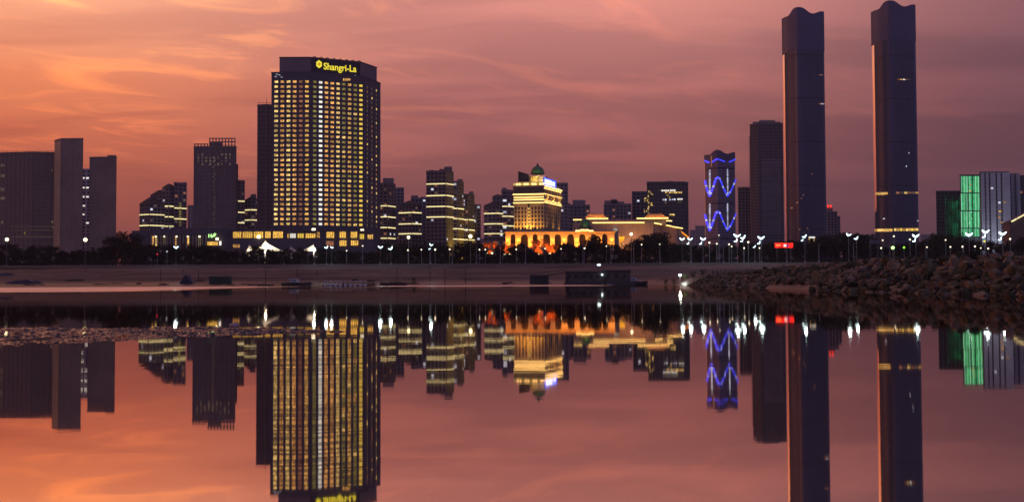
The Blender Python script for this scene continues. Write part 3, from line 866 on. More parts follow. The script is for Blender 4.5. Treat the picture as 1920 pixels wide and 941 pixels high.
# hexagonal emblem with a flower heart
ec = (597.0 - 580) * mpp; ez = Z(597, 120.6, 706)
mb = MB(); hexp = []
for k in range(6):
    a = math.pi / 2 + k * math.pi / 3; hexp.append((ec + 2.35 * math.cos(a), ez + 3.0 * math.sin(a)))
def plate(mb, P2, d0, d1):
    k = len(P2); f = lambda s_, z, d: (A[0] + u[0] * s_ + n[0] * d, A[1] + u[1] * s_ + n[1] * d, z)
    mb.add([f(s_, z, d0) for s_, z in P2] + [f(s_, z, d1) for s_, z in P2], [tuple(range(k)), tuple(range(k, 2 * k))[::-1]] + [(i, k + i, k + (i + 1) % k, (i + 1) % k) for i in range(k)])
plate(mb, hexp, 0.42, 0.6); em = mb.build('sign_emblem', SIGN_YELL, hotel)
mb = MB()
for k in range(6):
    a = math.pi / 2 + k * math.pi / 3; cx_, cz_ = ec + 0.62 * math.cos(a), ez + 0.78 * math.sin(a)
    plate(mb, [(cx_ + 0.42 * math.cos(j * math.pi / 4), cz_ + 0.5 * math.sin(j * math.pi / 4)) for j in range(8)], 0.61, 0.68)
mb.build('emblem_petals', SIGN_OCHRE, em)
for px, py in ((655, 141), (666, 142)): piece('wall_lamp', hotel, at(px, py, 716.5), (0.5, 0.5, 0.5), W_COOL)
for px, py in ((519, 139.5), (524, 141), (528, 145), (517, 144)): piece('wall_lamp', hotel, at(px, py, 699.6), (1.2, 0.3, 0.35), W_COOL)
for k in range(4): piece('high_window', hotel, at(645 + k * 3.6, 149.6, 709.6 + 0.6 * k), (1.2, 0.3, 1.6), W_MID)

# ---- hotel podium
fr = pts([(436, 672), (600, 668), (700, 680)])
pod = thing('hotel_podium', 'low podium at the foot of the hotel with amber restaurant windows', 'building', base_of(fr, 24))
zr = Z(500, 431, 670)
mb = MB(); mb.prism(ring(fr, 24), ZB, zr); mb.build('wall', hotel_wall, pod)
mb = MB()
for i in range(2):
    A, u, n, L = edge(fr[i], fr[i + 1]); mb.obox(A, u, n, 0, L, 0.02, 1.2, zr - 1.2, zr + 0.3)
mb.build('cornice', hotel_wall, pod)
def podY(px): return 672 + (668 - 672) * (px - 436) / 164 if px < 600 else 668 + 12 * (px - 600) / 100
for a, b2, y0, y1, m in [(437, 453, 434, 446, W_PODIUM), (455, 474, 434, 446, W_PODIUM), (476, 494, 434, 446, W_PODIUM), (497, 508, 434, 446, W_PODIUM), (512, 531, 434, 446, W_PODIUM), (539, 543, 438, 446, W_MID), (544, 555, 438, 446, W_WHITE), (558, 570, 438, 446, W_YELLOW), (573, 592, 438, 446, W_PODIUM), (594, 600, 435, 446, W_ORANGE), (604, 627, 435, 446, W_PODIUM), (629, 649, 434.5, 446, W_PODIUM), (650, 670, 434.5, 446, W_PODIUM), (672, 683, 439, 448, W_YELLOW), (685, 700, 440, 448, W_MID), (604, 626, 452, 461, W_DIM), (629, 650, 451, 461, W_PODIUM), (650, 672, 451, 460, W_PODIUM), (437, 450, 458, 464, W_ORANGE)]:
    Y = podY((a + b2) / 2); p, q = at(a, y0, Y), at(b2, y1, Y)
    wv = piece('window', pod, ((p.x + q.x) / 2, Y - 0.25, (p.z + q.z) / 2), (q.x - p.x, 0.3, p.z - q.z), m)
    nmu = max(2, int((b2 - a) / 3.4))
    mb = MB()
    for i in range(nmu + 1):
        x = p.x + (q.x - p.x) * i / nmu; mb.box(x - 0.13, Y - 0.55, q.z, x + 0.13, Y - 0.41, p.z)
    fo = mb.build('mullion', metal_dark, pod)
for (px, py) in ((588, 430), (679, 431)): piece('roof_lamp', pod, at(px, py, 667), (2.4, 0.6, 1.4), LAMP_POINT)
piece('wall_lamp', pod, at(485, 444, 669), (2.0, 0.8, 2.0), LAMP_WARM)

# ---- lit marquee tents on the terrace
tent_in = surf('tent_fabric', (0.85, 0.84, 0.78), 0.7, 0.2, 0.03, 1.0)
tt_ = NT(tent_in.node_tree); bs = tt_.n['Principled BSDF']; tr = tt_.new('ShaderNodeBsdfTranslucent'); tr.inputs[0].default_value = (0.9, 0.86, 0.74, 1)
mxs = tt_.new('ShaderNodeMixShader'); mxs.inputs[0].default_value = 0.6
tt_.link(bs.outputs[0], mxs.inputs[1]); tt_.link(tr.outputs[0], mxs.inputs[2]); tt_.link(mxs.outputs[0], tt_.n['Material Output'].inputs[0])
def tent(label, xl, xr, xp, pyp, Y, power):
    a, b2, pk = at(xl, 471, Y), at(xr, 471, Y), at(xp, pyp, Y)
    zb = Z(xp, 471, Y); dep = (b2.x - a.x) * 0.6
    th = thing('marquee_tent', label, 'tent', ((a.x + b2.x) / 2, Y, GZ))
    cxy = [(a.x, Y - dep / 2), (b2.x, Y - dep / 2), (b2.x, Y + dep / 2), (a.x, Y + dep / 2)]
    mb = MB(); N_ = 6; rings = []
    for k in range(N_ + 1):
        f = k / N_; g_ = (1 - f) ** 1.45
        rings.append([(pk.x + (cx_ - pk.x) * g_ + (0), Y + (cy_ - Y) * g_, zb + (pk.z - zb) * f) for cx_, cy_ in cxy])
    vs_ = [p for r_ in rings for p in r_]
    mb.add(vs_, [(i * 4 + k, i * 4 + (k + 1) % 4, (i + 1) * 4 + (k + 1) % 4, (i + 1) * 4 + k) for i in range(N_) for k in range(4)])
    mb.build('canopy', tent_in, th)
    for cx_, cy_ in cxy:
        mb = MB(); mb.tube([(cx_, cy_, GZ), (cx_, cy_, zb)], 0.12, 6); mb.build('pole', white_paint, th)
    mb = MB(); mb.tube([(pk.x, Y, GZ), (pk.x, Y, pk.z + 0.5)], 0.14, 6); mast = mb.build('mast', white_paint, th)
    if power:
        ld = bpy.data.lights.new('tent_lamp', 'POINT'); ld.energy = power; ld.color = (1.0, 0.86, 0.6); ld.shadow_soft_size = 0.5
        lo = bpy.data.objects.new('tent_lamp', ld); col.objects.link(lo); lo.parent = th
        lo.location = Vector((pk.x + 0.8, Y - 0.8, zb + 0.3)) - th.location
tent('brightly lit peaked white tent in front of the hotel podium', 482, 529, 497, 450.5, 600, 9000)
tent('small lit tent with a narrow peak beside the brightest tent', 463, 483, 467, 459, 600, 450)
tent('unlit grey tent between two glowing tents', 536, 557, 546, 462, 606, 0)
tent('lit tent whose peak leans towards the end of the terrace', 564, 592, 588, 457, 600, 3000)

# ================================================================== RIGHT OF THE HOTEL
residence('banded_apartments', 'apartment block with four yellow LED bands right against the hotel', pts([(711, 848), (726, 846), (741, 858)]), 20, 722, 345, [(722, 386), (722, 406.5), (722, 426.5), (722, 446.5)], roof='flat', frame=concrete)
roof_box(bpy.data.objects['banded_apartments.002'], 718, 738.5, 334, 852, 866, Z(722, 345, 846), concrete_v)
residence('apartment_tower', 'unlit violet grey apartment tower between two banded blocks near the hotel', pts([(738, 905), (757, 905)]), 20, 745, 354, [], roof='flat', windows=3)
residence('gabled_apartments', 'gable roofed apartment block with three LED bands and a lamp before it', pts([(748, 846), (772, 840), (790, 846)]), 20, 770, 386, [(772, 398.5), (772, 419.5), (772, 438)], roof='hip')
residence('apartment_tower', 'unlit apartment tower with two roof blocks behind the gable roofed block', pts([(771, 900), (799, 900)]), 20, 785, 373, [], roof='flat', windows=7)
roof_box(bpy.data.objects['apartment_tower.001'], 771, 784, 366.5, 901, 912, Z(785, 373, 900), concrete_v); roof_box(bpy.data.objects['apartment_tower.001'], 789, 798, 369, 901, 912, Z(785, 373, 900), concrete_v)

ochre = surf('ochre_render', (0.36, 0.29, 0.15), 0.85, 0.2, 0.15, 0.2, fine=0.2)
def tall_residence(label, front, depth, toppx, toppy, bands, gold_from, crown, windows=8):
    b_ = thing('terraced_apartments', label, 'apartment block', base_of(front, depth))
    Y0 = min(p[1] for p in front); zt = Z(toppx, toppy, Y0)
    block(b_, front, ZB, zt, depth, 3.4, 3.2, glass_dark, concrete, roof=True)
    A, u, n, L = edge(front[-2], front[-1])
    mb = MB(); facade(b_, front[-2], front[-1], ZB, zt - 0.3, 3.0, 3.2, ochre, 0.5, 0.45, 0.5, mb, 0.31); mb.build('corner_bay', ochre, b_)
    for (px, py) in bands: band(b_, front, Z(px, py, Y0), 0.8, LED_CREAM, 0.75)
    for a, b2, py in crown: roof_box(b_, a, b2, py, Y0 + 3, Y0 + 12, zt, concrete)
    scatter(b_, front, ZB, zt, 3.4, 3.2, windows, [W_FAINT, W_DIM, W_COOL], 0, 1)
    p = A + u * L * 0.5 + n * 9
    spot(b_, (p.x, p.y, ZB + 5), (p.x - n.x * 9, p.y - n.y * 9, ZB + 26), 16000, (255, 214, 90), 80)
    return b_
b_ = tall_residence('tallest terraced apartment block, four LED bands and a broken rooftop outline', pts([(800, 806), (836, 802), (850, 812)]), 22, 815, 322, [(836, 344.5), (836, 366.5), (836, 387), (836, 406.5)], 0, [(833, 848, 312.5), (824, 833, 317), (804, 814, 319)])
tall_residence('middle terraced apartment block with lit ochre corner and four low LED bands', pts([(847, 812), (858, 812), (869, 820)]), 22, 858, 342, [(858, 391), (858, 410), (858, 429), (858, 448.5)], 0, [(858, 868, 336)])
tall_residence('lowest terraced apartment block with lit ochre corner and three LED bands', pts([(867, 822), (878, 820), (889, 828)]), 22, 878, 366, [(878, 412), (878, 431), (878, 449.5)], 0, [(880, 888, 359)])
b_, _ = residence('apartment_tower', 'dark narrow apartment tower at the end of the terraced blocks', pts([(886, 850), (901, 852)]), 20, 892, 385, [], roof='flat', frame=concrete_v, windows=10)
residence('gabled_apartments', 'apartment block with three LED bands standing free beside the floodlit building', pts([(908, 806), (930, 802), (943, 806)]), 20, 925, 386, [(925, 400), (925, 419.5), (925, 438)], roof='hip')
residence('gabled_apartments', 'apartment block with three slanting LED bands tucked behind the floodlit building', pts([(941, 806), (952, 806), (968, 814)]), 20, 952, 358, [(945, 387), (945, 405.5), (945, 423.5)], roof='flat')
roof_box(bpy.data.objects['gabled_apartments.006'], 942, 950, 352, 808, 818, Z(952, 358, 806), concrete_v)
residence('apartment_tower', 'unlit apartment tower with small gabled dormer behind the free standing block', pts([(924, 860), (944, 860)]), 20, 930, 369, [], roof='hip', windows=3)

# ================================================================== FLOODLIT CLASSICAL BUILDING
GF = [(X(964, 752), 752.0), (X(1020, 748), 748.0), (X(1052, 788), 788.0)]
gb = thing('domed_classical_building', 'floodlit stone office building crowned by a small green dome and blue sign', 'building', base_of(GF, 30))
def gz(py): return Z(1000, py, 748)
pol = GF + [(X(1049, 812), 812.0), (X(966, 790), 790.0)]
mb = MB(); mb.prism(inset(pol, 0.4), ZB, gz(381)); mb.build('shaft', stone_gold, gb)
for fi, nn_ in ((0, 9), (1, 9)):
    A, u, n, L = edge(GF[fi], GF[fi + 1])
    for i in range(nn_ + 1):
        s_ = L * i / nn_
        wd = 0.75 if (fi == 0 and i in (4, 5)) else 0.42
        mb = MB(); mb.obox(A, u, n, max(0, s_ - wd), min(L, s_ + wd), -0.38, 0.35, ZB, gz(384)); mb.build('pilaster', stone_gold, gb)
    gm_ = MB(); facade(gb, GF[fi], GF[fi + 1], ZB, gz(384), L / nn_, 3.4, glass_dark, 0.01, 0.3, -0.15, gm_, -0.3)
    wmb = MB()
    for i in range(nn_):
        for k in range(12):
            s0 = L * i / nn_ + 0.62; s1 = L * (i + 1) / nn_ - 0.62
            if s1 - s0 < 0.4: continue
            wmb.obox(A, u, n, s0, s1, -0.39, -0.32, ZB + 14 + k * 3.1, ZB + 16 + k * 3.1)
    wmb.build('window_field', glass_dark, gb, kind='stuff')
A, u, n, L = edge(GF[0], GF[1])
for k in range(7):
    q = A + u * (L * 0.5) + n * 0.1
    piece('stair_window', gb, (q.x, q.y, gz(391 + k * 6.2)), (1.2, 0.5, 1.1), W_YELLOW if k % 2 else W_BRIGHT, math.atan2(u.y, u.x))
mb = MB(); mb.obox(A, u, n, L * 0.5 - 0.9, L * 0.5 + 0.9, -0.3, -0.1, ZB, gz(378)); mb.build('stair_panel', glass_dark, gb)
# cornice stage, frieze, attic
tiers = [(381, 376, 0.6), (376, 366, 0.1), (366, 362.5, 0.8), (362.5, 350, 0.15), (350, 347.5, 0.9)]
for lo_, hi_, o_ in tiers:
    mb = MB(); mb.prism(inset(pol, -o_), gz(lo_) + 0.01, gz(hi_)); mb.build('cornice' if o_ > 0.5 else 'frieze', stone_gold if lo_ != 362.5 else surf('frieze_dark', (0.10, 0.085, 0.08), 0.7, 0.3), gb)
def led_on(fi, py, o_, h=0.5, m=None, a=0.0, b2=0.0):
    h = h * 1.35
    P2 = inset(pol, -o_); A, u, n, L = edge(P2[fi], P2[fi + 1]); mb = MB(); mb.obox(A, u, n, L * a, L * (1 - b2), 0.02, 0.2, gz(py) - h / 2, gz(py) + h / 2); mb.build('light_band', m or LED_GOLD, gb)
led_on(0, 380, 0.65, 0.5, b2=0.02); led_on(0, 374, 0.15, 0.6); led_on(0, 369.5, 0.15, 0.5); led_on(0, 364, 0.85, 0.6)
led_on(1, 379, 0.65, 0.6); led_on(1, 375, 0.15, 0.5); led_on(1, 349, 0.95, 0.8); led_on(1, 352.5, 0.2, 0.6); led_on(1, 363.5, 0.85, 0.3)
A, u, n, L = edge(*inset(pol, -0.3)[1:3])
for k in range(11):
    s_ = L * (k + 0.5) / 11
    mb = MB(); mb.obox(A, u, n, s_ - 0.45, s_ + 0.45, 0.0, 0.5, gz(375), gz(354)); mb.build('attic_column', stone_gold, gb)
# terrace lamps along the roof edge
A, u, n, L = edge(*inset(pol, -0.5)[0:2])
for k in range(12):
    q = A + u * (0.8 + k * (L - 1.6) / 11) + n * -0.4
    mb = MB(); mb.lathe(q.x, q.y, [(0.0, gz(347)), (0.75, gz(346.5)), (0.95, gz(345)), (0.7, gz(343)), (0.0, gz(342.5))], 8); mb.build('terrace_lamp', LED_GOLD if k % 3 else LED_YELL, gb)
mb = MB(); mb.prism(inset(pol, 2.2), gz(347.5), gz(340)); mb.build('attic', stone_gold, gb)
mb = MB(); mb.prism(ring(pts([(972, 757), (992, 757)]), 16), gz(340), [Z(975, 321, 757), Z(992, 327, 757), Z(992, 327, 757), Z(975, 321, 757)]); mb.build('plant_screen', darkroof, gb)
dc = at(1008, 330, 764)
mb = MB(); mb.lathe(dc.x, dc.y, [(7.2, gz(340)), (7.2, gz(329.5)), (7.8, gz(329)), (7.8, gz(327.5)), (5.6, gz(327.4))], 24); mb.build('drum', stone_gold, gb)
for k in range(16):
    a = 2 * math.pi * k / 16; mb = MB(); mb.tube([(dc.x + 7.35 * math.cos(a), dc.y + 7.35 * math.sin(a), gz(340)), (dc.x + 7.35 * math.cos(a), dc.y + 7.35 * math.sin(a), gz(329.5))], 0.35, 6); mb.build('drum_column', stone_gold, gb)
rD = 5.4; zD = Z(1008, 326.5, 764); hD = Z(1008, 311.5, 764) - zD
mb = MB(); mb.lathe(dc.x, dc.y, [(rD * math.cos(a * math.pi / 20), zD + hD * math.sin(a * math.pi / 20)) for a in range(11)], 28); dome = mb.build('dome', greendome, gb, smooth=True)
mb = MB()
for k in range(14):
    a = 2 * math.pi * k / 14; mb.tube([(dc.x + (rD + 0.06) * math.cos(e * math.pi / 16) * math.cos(a), dc.y + (rD + 0.06) * math.cos(e * math.pi / 16) * math.sin(a), zD + hD * math.sin(e * math.pi / 16)) for e in range(8)], 0.12, 4)
mb.build('dome_rib', greendome, dome)
mb = MB(); mb.lathe(dc.x, dc.y, [(0.9, zD + hD - 0.2), (0.9, zD + hD + 0.8), (0.5, zD + hD + 1.0), (0.6, zD + hD + 1.6), (0.12, zD + hD + 2.2), (0.05, zD + hD + 3.2)], 10); mb.build('finial', darkroof, dome)
spot(gb, (dc.x, dc.y - 8.8, gz(328.6)), (dc.x, dc.y - 4, gz(321)), 700, (190, 255, 90), 80)
spot(gb, (dc.x - 4, dc.y - 11, gz(339)), (dc.x - 2, dc.y - 6, gz(332)), 2600, (255, 220, 110), 110)
spot(gb, (dc.x + 5, dc.y - 11, gz(339)), (dc.x + 3, dc.y - 6, gz(332)), 2600, (255, 220, 110), 110)
# rooftop sign
A, u, n, L = edge(*inset(pol, 0.6)[1:3])
mb = MB(); mb.obox(A, u, n, 1.5, L * 0.72, 0, 0.5, gz(347.0), gz(332.5)); sg = mb.build('roof_sign', SIGN_BLUE, gb)
mb = MB()
for a, b2, y0, y1 in [(0.02, 0.42, 345, 335), (0.46, 0.62, 344.5, 336)]:
    mb.obox(A, u, n, 1.5 + L * a, 1.5 + L * b2 * 0.98, 0.52, 0.62, gz(y0), gz(y1))
mb.build('sign_panel', SIGN_WHITE, sg)
mb = MB()
for k in range(4): mb.obox(A, u, n, 2 + k * L * 0.2, 2.4 + k * L * 0.2, -0.6, -0.2, gz(347.5), gz(334))
mb.build('sign_frame', metal_dark, gb)
# uplights at the foot of the shaft
A, u, n, L = edge(GF[0], GF[1])
for k, pw in ((0.06, 7000), (0.22, 9000), (0.40, 16000), (0.60, 16000), (0.78, 7000), (0.93, 5000)):
    q = A + u * (L * k) + n * 3.6; q2 = A + u * (L * k) - n * 0.4
    spot(gb, (q.x, q.y, gz(441)), (q2.x, q2.y, gz(410)), pw * 1.6, (255, 184, 74), 40)
A, u, n, L = edge(GF[1], GF[2])
for k, pw in ((0.15, 3500), (0.5, 4500), (0.85, 3500)):
    q = A + u * (L * k) + n * 2.2
    spot(gb, (q.x, q.y, gz(437)), (q.x - n.x * 2.6, q.y - n.y * 2.6, gz(412)), pw, (255, 184, 74), 50)
    q = A + u * (L * k) + n * 2.6
    spot(gb, (q.x, q.y, gz(380)), (q.x - n.x * 2.2, q.y - n.y * 2.2, gz(362)), 6000, (255, 200, 105), 90)

# ---- orange arcade podium in front of it
AY = 690.0
ar = thing('arcade_podium', 'long low arcade of round arches glowing orange below the domed building', 'building', (X(1045, AY), AY, GZ))
xa, xb = X(948, AY), X(1152, AY); z1 = Z(1045, 437, AY); zsp = Z(1045, 449, AY)
centers = [962, 983.5, 1003.5, 1025, 1046, 1070, 1092, 1113, 1134]; hw_ = [4.4, 6.5, 5, 6.5, 6, 6.5, 6, 6, 5]
rad = [X(960 + h, AY) - X(960, AY) for h in hw_]; cxs = [X(c_, AY) for c_ in centers]
mb = MB()
for i in range(len(cxs) + 1):
    l = xa if i == 0 else cxs[i - 1] + rad[i - 1]; r_ = xb if i == len(cxs) else cxs[i] - rad[i]
    mb.box(l, AY, ZB, r_, AY + 1.2, z1)
for cx_, r_ in zip(cxs, rad):
    N_ = 10; zc = z1 - 0.8 - r_
    top = [(cx_ - r_ + 2 * r_ * k / N_) for k in range(N_ + 1)]
    vs_ = []
    for dY in (0, 1.2):
        vs_ += [(x_, AY + dY, zc + math.sqrt(max(0, r_ * r_ - (x_ - cx_) ** 2))) for x_ in top] + [(x_, AY + dY, z1) for x_ in top]
    m = N_ + 1; fs_ = []
    for k in range(N_):
        fs_ += [(k, k + 1, m + k + 1, m + k), (2 * m + k + 1, 2 * m + k, 3 * m + k, 3 * m + k + 1), (k + 1, k, 2 * m + k, 2 * m + k + 1), (m + k, m + k + 1, 3 * m + k + 1, 3 * m + k)]
    mb.add(vs_, fs_)
mb.build('arcade_wall', stone_gold, ar)
mb = MB(); mb.box(xa, AY + 6, ZB, xb, AY + 30, z1 - 0.1); mb.build('inner_wall', surf('arcade_inner', (0.12, 0.07, 0.05), 0.8, 0.3), ar)
mb = MB(); mb.box(xa - 0.8, AY - 0.9, z1, xb + 0.8, AY + 31, z1 + 0.9); mb.build('cornice', stone_gold, ar)
mb = MB(); mb.box(xa - 0.2, AY - 0.3, z1 + 0.9, xb + 0.2, AY + 30, z1 + 1.8); mb.build('parapet', stone_gold, ar)
LED_ORANGE = glow('led_orange', (255, 150, 40), 1.3, 0, True)
mb = MB(); mb.box(xa - 0.8, AY - 1.05, z1 + 0.35, xb + 0.8, AY - 0.92, z1 + 0.7); mb.build('light_band', LED_ORANGE, ar)
for cx_, r_ in zip(cxs, rad):
    mb = MB()
    for k in range(3): mb.box(cx_ - r_ + 0.1, AY + 2.2, z1 - 0.9 - k * r_ * 0.55, cx_ + r_ - 0.1, AY + 2.35, z1 - 0.75 - k * r_ * 0.55)
    for k in (-0.5, 0, 0.5): mb.box(cx_ + k * r_ - 0.1, AY + 2.2, ZB, cx_ + k * r_ + 0.1, AY + 2.35, z1 - 1.0)
    mb.build('arch_glazing_bar', metal_dark, ar)
gaps = [xa + 1.5] + [(cxs[i] + rad[i] + cxs[i + 1] - rad[i + 1]) / 2 for i in range(len(cxs) - 1)] + [xb - 2]
for i, gx_ in enumerate(gaps):
    pw = 11000 if i < 7 else 7000
    spot(ar, (gx_, AY - 4.0, Z(1000, 466, AY)), (gx_, AY, Z(1000, 452, AY)), pw, (255, 152, 44), 90, 0.8)
    spot(ar, (gx_, AY - 1.6, Z(1000, 454, AY)), (gx_, AY + 0.2, Z(1000, 442, AY)), 2600, (255, 165, 60), 110, 0.8)
# small green dome on the podium roof
dc = at(1097, 425, 705); zD = Z(1097, 424, 705); hD = Z(1097, 409, 705) - zD; rD = 4.4
mb = MB(); mb.lathe(dc.x, dc.y, [(4.6, z1 + 1), (4.6, zD - 0.5), (5.0, zD - 0.5), (5.0, zD), (rD, zD)], 20); mb.build('drum', greyroof, ar)
mb = MB(); mb.lathe(dc.x, dc.y, [(rD * math.cos(a * math.pi / 20), zD + hD * math.sin(a * math.pi / 20)) for a in range(11)], 24); mb.build('dome', greendome, ar, smooth=True)
spot(ar, (dc.x, dc.y - 6.6, zD - 1.2), (dc.x, dc.y - 3.2, zD + 2.2), 420, (200, 255, 110), 80)
for k in range(8):
    q = at(1081 + k * 4.2, 433 - (1.5 if 1 < k < 6 else 0), AY - 0.3); mb = MB(); mb.lathe(q.x, q.y, [(0.0, q.z - 0.7), (0.8, q.z - 0.5), (0.9, q.z), (0.5, q.z + 0.6), (0, q.z + 0.8)], 8); mb.build('parapet_lamp', LED_GOLD, ar)

# ---- palace hall with lit hipped roofs
PY = 726.0
pf_ = [(X(1074, PY), PY), (X(1224, PY), PY), (X(1277, 800), 800.0)]
pal = thing('palace_hall', 'long rose stone palace hall with lit eaves and tiered hipped roofs', 'building', base_of(pf_, 30))
zE = Z(1180, 418, PY)
rose = surf('rose_stone', (0.56, 0.37, 0.30), 0.8, 0.25, 0.12, 0.15, fine=0.15)
polp = pf_ + [(X(1262, 826), 826.0), (X(1086, 780), 780.0)]
mb = MB(); mb.prism(inset(polp, 0.4), ZB, zE); mb.build('wall', rose, pal)
for fi, nn_ in ((0, 26), (1, 16)):
    A, u, n, L = edge(pf_[fi], pf_[fi + 1])
    for i in range(nn_ + 1):
        s_ = L * i / nn_; mb = MB(); mb.obox(A, u, n, max(0, s_ - 0.4), min(L, s_ + 0.4), -0.38, 0.3, ZB, zE - 0.2); mb.build('pilaster', rose, pal)
    wmb = MB()
    for i in range(nn_):
        for k in range(4):
            wmb.obox(A, u, n, L * (i + 0.28) / nn_, L * (i + 0.72) / nn_, -0.39, -0.3, ZB + 3 + k * 3.6, ZB + 5.2 + k * 3.6)
    wmb.build('window_field', glass_dark, pal, kind='stuff')
def eave(front, z, o_=1.3, h=0.7, m=LED_GOLD, parent=pal):
    mb = MB()
    for i in range(len(front) - 1):
        A, u, n, L = edge(front[i], front[i + 1]); mb.obox(A, u, n, -0.5, L + 0.5, -1.0, o_, z, z + 0.5)
    mb.build('eave', stone_gold, parent)
    mb = MB()
    for i in range(len(front) - 1):
        A, u, n, L = edge(front[i], front[i + 1]); mb.obox(A, u, n, -0.5, L + 0.5, o_ + 0.02, o_ + 0.2, z - 0.1, z + h)
    mb.build('light_band', m, parent)
eave([(X(1112, PY), PY), (X(1207, PY), PY)], Z(1150, 418.5, PY))
eave([(X(1076, PY), PY), (X(1092, PY), PY)], Z(1080, 413, PY))
eave([pf_[1], (X(1256, 770), 770.0)], Z(1224, 419, PY)); eave([(X(1258, 774), 774.0), pf_[2]], Z(1262, 426, 776))
def hip_roof(pxa, pxb, pye, pyr, Y, dep, mat=goldroof, over=1.0):
    a, b2 = X(pxa, Y), X(pxb, Y); zl = Z(pxa, pye, Y); zh = Z(pxa, pyr, Y)
    mb = MB(); P2 = [(a - over, Y - over), (b2 + over, Y - over), (b2 + over, Y + dep), (a - over, Y + dep)]; w_ = (b2 - a)
    T2 = [(a + w_ * 0.2, Y + dep * 0.4), (b2 - w_ * 0.2, Y + dep * 0.4), (b2 - w_ * 0.2, Y + dep * 0.6), (a + w_ * 0.2, Y + dep * 0.6)]
    mid = [(p[0] * 0.55 + q[0] * 0.45, p[1] * 0.55 + q[1] * 0.45) for p, q in zip(P2, T2)]
    mb.prism(P2, zl, zl + (zh - zl) * 0.32, mid); mb.prism(mid, zl + (zh - zl) * 0.32, zh, T2)
    ro = mb.build('roof', mat, pal)
    mb = MB(); mb.box(T2[0][0] - 0.4, T2[0][1] + 1, zh - 0.2, T2[1][0] + 0.4, T2[2][1] - 1, zh + 0.5); mb.build('ridge', darkroof, ro)
    mb = MB(); nT = 14
    for i in range(nT + 1):
        f = i / nT
        p0 = Vector((P2[0][0] + (P2[1][0] - P2[0][0]) * f, P2[0][1], zl + 0.1)); p1 = Vector((mid[0][0] + (mid[1][0] - mid[0][0]) * f, mid[0][1], zl + (zh - zl) * 0.32 + 0.08)); p2 = Vector((T2[0][0] + (T2[1][0] - T2[0][0]) * f, T2[0][1], zh + 0.08))
        mb.tube([p0, p1, p2], 0.16, 4)
    mb.build('tile_rib', mat, ro)
    # wall below the roof, and lamps in the eaves
    return zl
for (a, b2, pe, prr, Yp, wall_to) in [(1099, 1139, 410, 399.5, 738, 418), (1211, 1252, 409, 400, 742, 420)]:
    zl = hip_roof(a, b2, pe, prr, Yp, 24)
    mb = MB(); mb.box(X(a + 2, Yp), Yp + 0.8, zE - 1, X(b2 - 2, Yp), Yp + 22, zl); mb.build('pavilion_wall', stone_gold, pal)
    eave([(X(a, Yp), Yp), (X(b2, Yp), Yp)], zl - 0.5, 1.2, 0.7)
    for k in range(6):
        x_ = X(a + 3 + k * (b2 - a - 6) / 5, Yp)
        spot(pal, (x_, Yp - 2.6, zl + 0.5), (x_, Yp + 6.0, zl + 3.2), 5200, (255, 170, 60), 120)
eave([(X(1195, 734), 734), (X(1222, 734), 734)], Z(1205, 410.5, 734), 1.0, 0.8)
mb = MB(); mb.box(X(1198, 735), 735, zE - 1, X(1222, 735), 750, Z(1205, 410.5, 734)); mb.build('turret_wall', stone_gold, pal)
eave([(X(1224, 744), 744), (X(1258, 752), 752)], Z(1230, 414, 744), 0.8, 0.7)
mb = MB(); mb.prism(ring([(X(1112, PY), PY + 1), (X(1207, PY), PY + 1)], 24), zE, zE + 2.4); mb.build('upper_wall', rose, pal)
for k, (px, py_, pw) in enumerate([(1165, 455, 26000), (1188, 455, 20000), (1212, 455, 26000), (1140, 455, 18000)]):
    spot(pal, (X(px, PY), PY - 9, ZB + 3), (X(px, PY), PY, zE - 8), pw, (255, 190, 110), 80)
A, u, n, L = edge(pf_[1], pf_[2])
for k, pw in ((0.1, 7000), (0.3, 7000), (0.52, 16000), (0.62, 16000), (0.72, 12000)):
    q = A + u * (L * k) + n * 3; spot(pal, (q.x, q.y, ZB + 5), (q.x - n.x * 3, q.y - n.y * 3, zE - 2), pw, (255, 176, 50), 50)
# right-hand sloping wing
mb = MB(); p, q = at(1272, 430, 806), at(1292, 446, 806); mb.prism([(p.x, 806), (q.x, 806), (q.x, 822), (p.x, 822)], ZB, [p.z, q.z, q.z, p.z]); mb.build('wing', stone_gold, pal)
mb = MB(); mb.tube([Vector((p.x, 805.6, p.z)), Vector((q.x, 805.6, q.z))], 0.5, 6); mb.build('light_band', LED_ORANGE, pal)

# ---- turret, brick pier and glowing shield beside the arcade
tu = thing('clock_turret', 'small grey turret with a pale lit pyramid cap beside the orange arcade', 'turret', (X(1155, 700), 700, GZ))
a, b2 = X(1148.5, 700), X(1160, 700); zt = Z(1155, 433, 700)
mb = MB(); mb.box(a, 700, ZB, b2, 704.5, zt); mb.build('wall', metal_grey, tu)
mb = MB(); mb.prism([(a - 0.5, 699.5), (b2 + 0.5, 699.5), (b2 + 0.5, 705), (a - 0.5, 705)], zt, Z(1155, 420.5, 702), [((a + b2) / 2 - 0.2, 702), ((a + b2) / 2 + 0.2, 702), ((a + b2) / 2 + 0.2, 702.4), ((a + b2) / 2 - 0.2, 702.4)]); mb.build('roof', cream, tu)
for sx in (-1.6, 1.6): spot(tu, ((a + b2) / 2 + sx, 697, zt + 0.5), ((a + b2) / 2, 701.5, zt + 2.2), 420, (255, 240, 205), 80)
bp = thing('brick_pier', 'orange floodlit brick pier between the arcade and the turret', 'pier', (X(1143, 698), 698, GZ))
mb = MB(); mb.box(X(1139, 698), 698, ZB, X(1146.5, 698), 701, Z(1143, 434, 698)); mb.build('shaft', surf('brick_orange', (0.4, 0.18, 0.08), 0.8, 0.2, 0.2, 1.0), bp)
mb = MB(); mb.box(X(1138, 698), 697.6, Z(1143, 434, 698), X(1147.5, 698), 701.4, Z(1143, 432, 698)); mb.build('cap', stone_gold, bp)
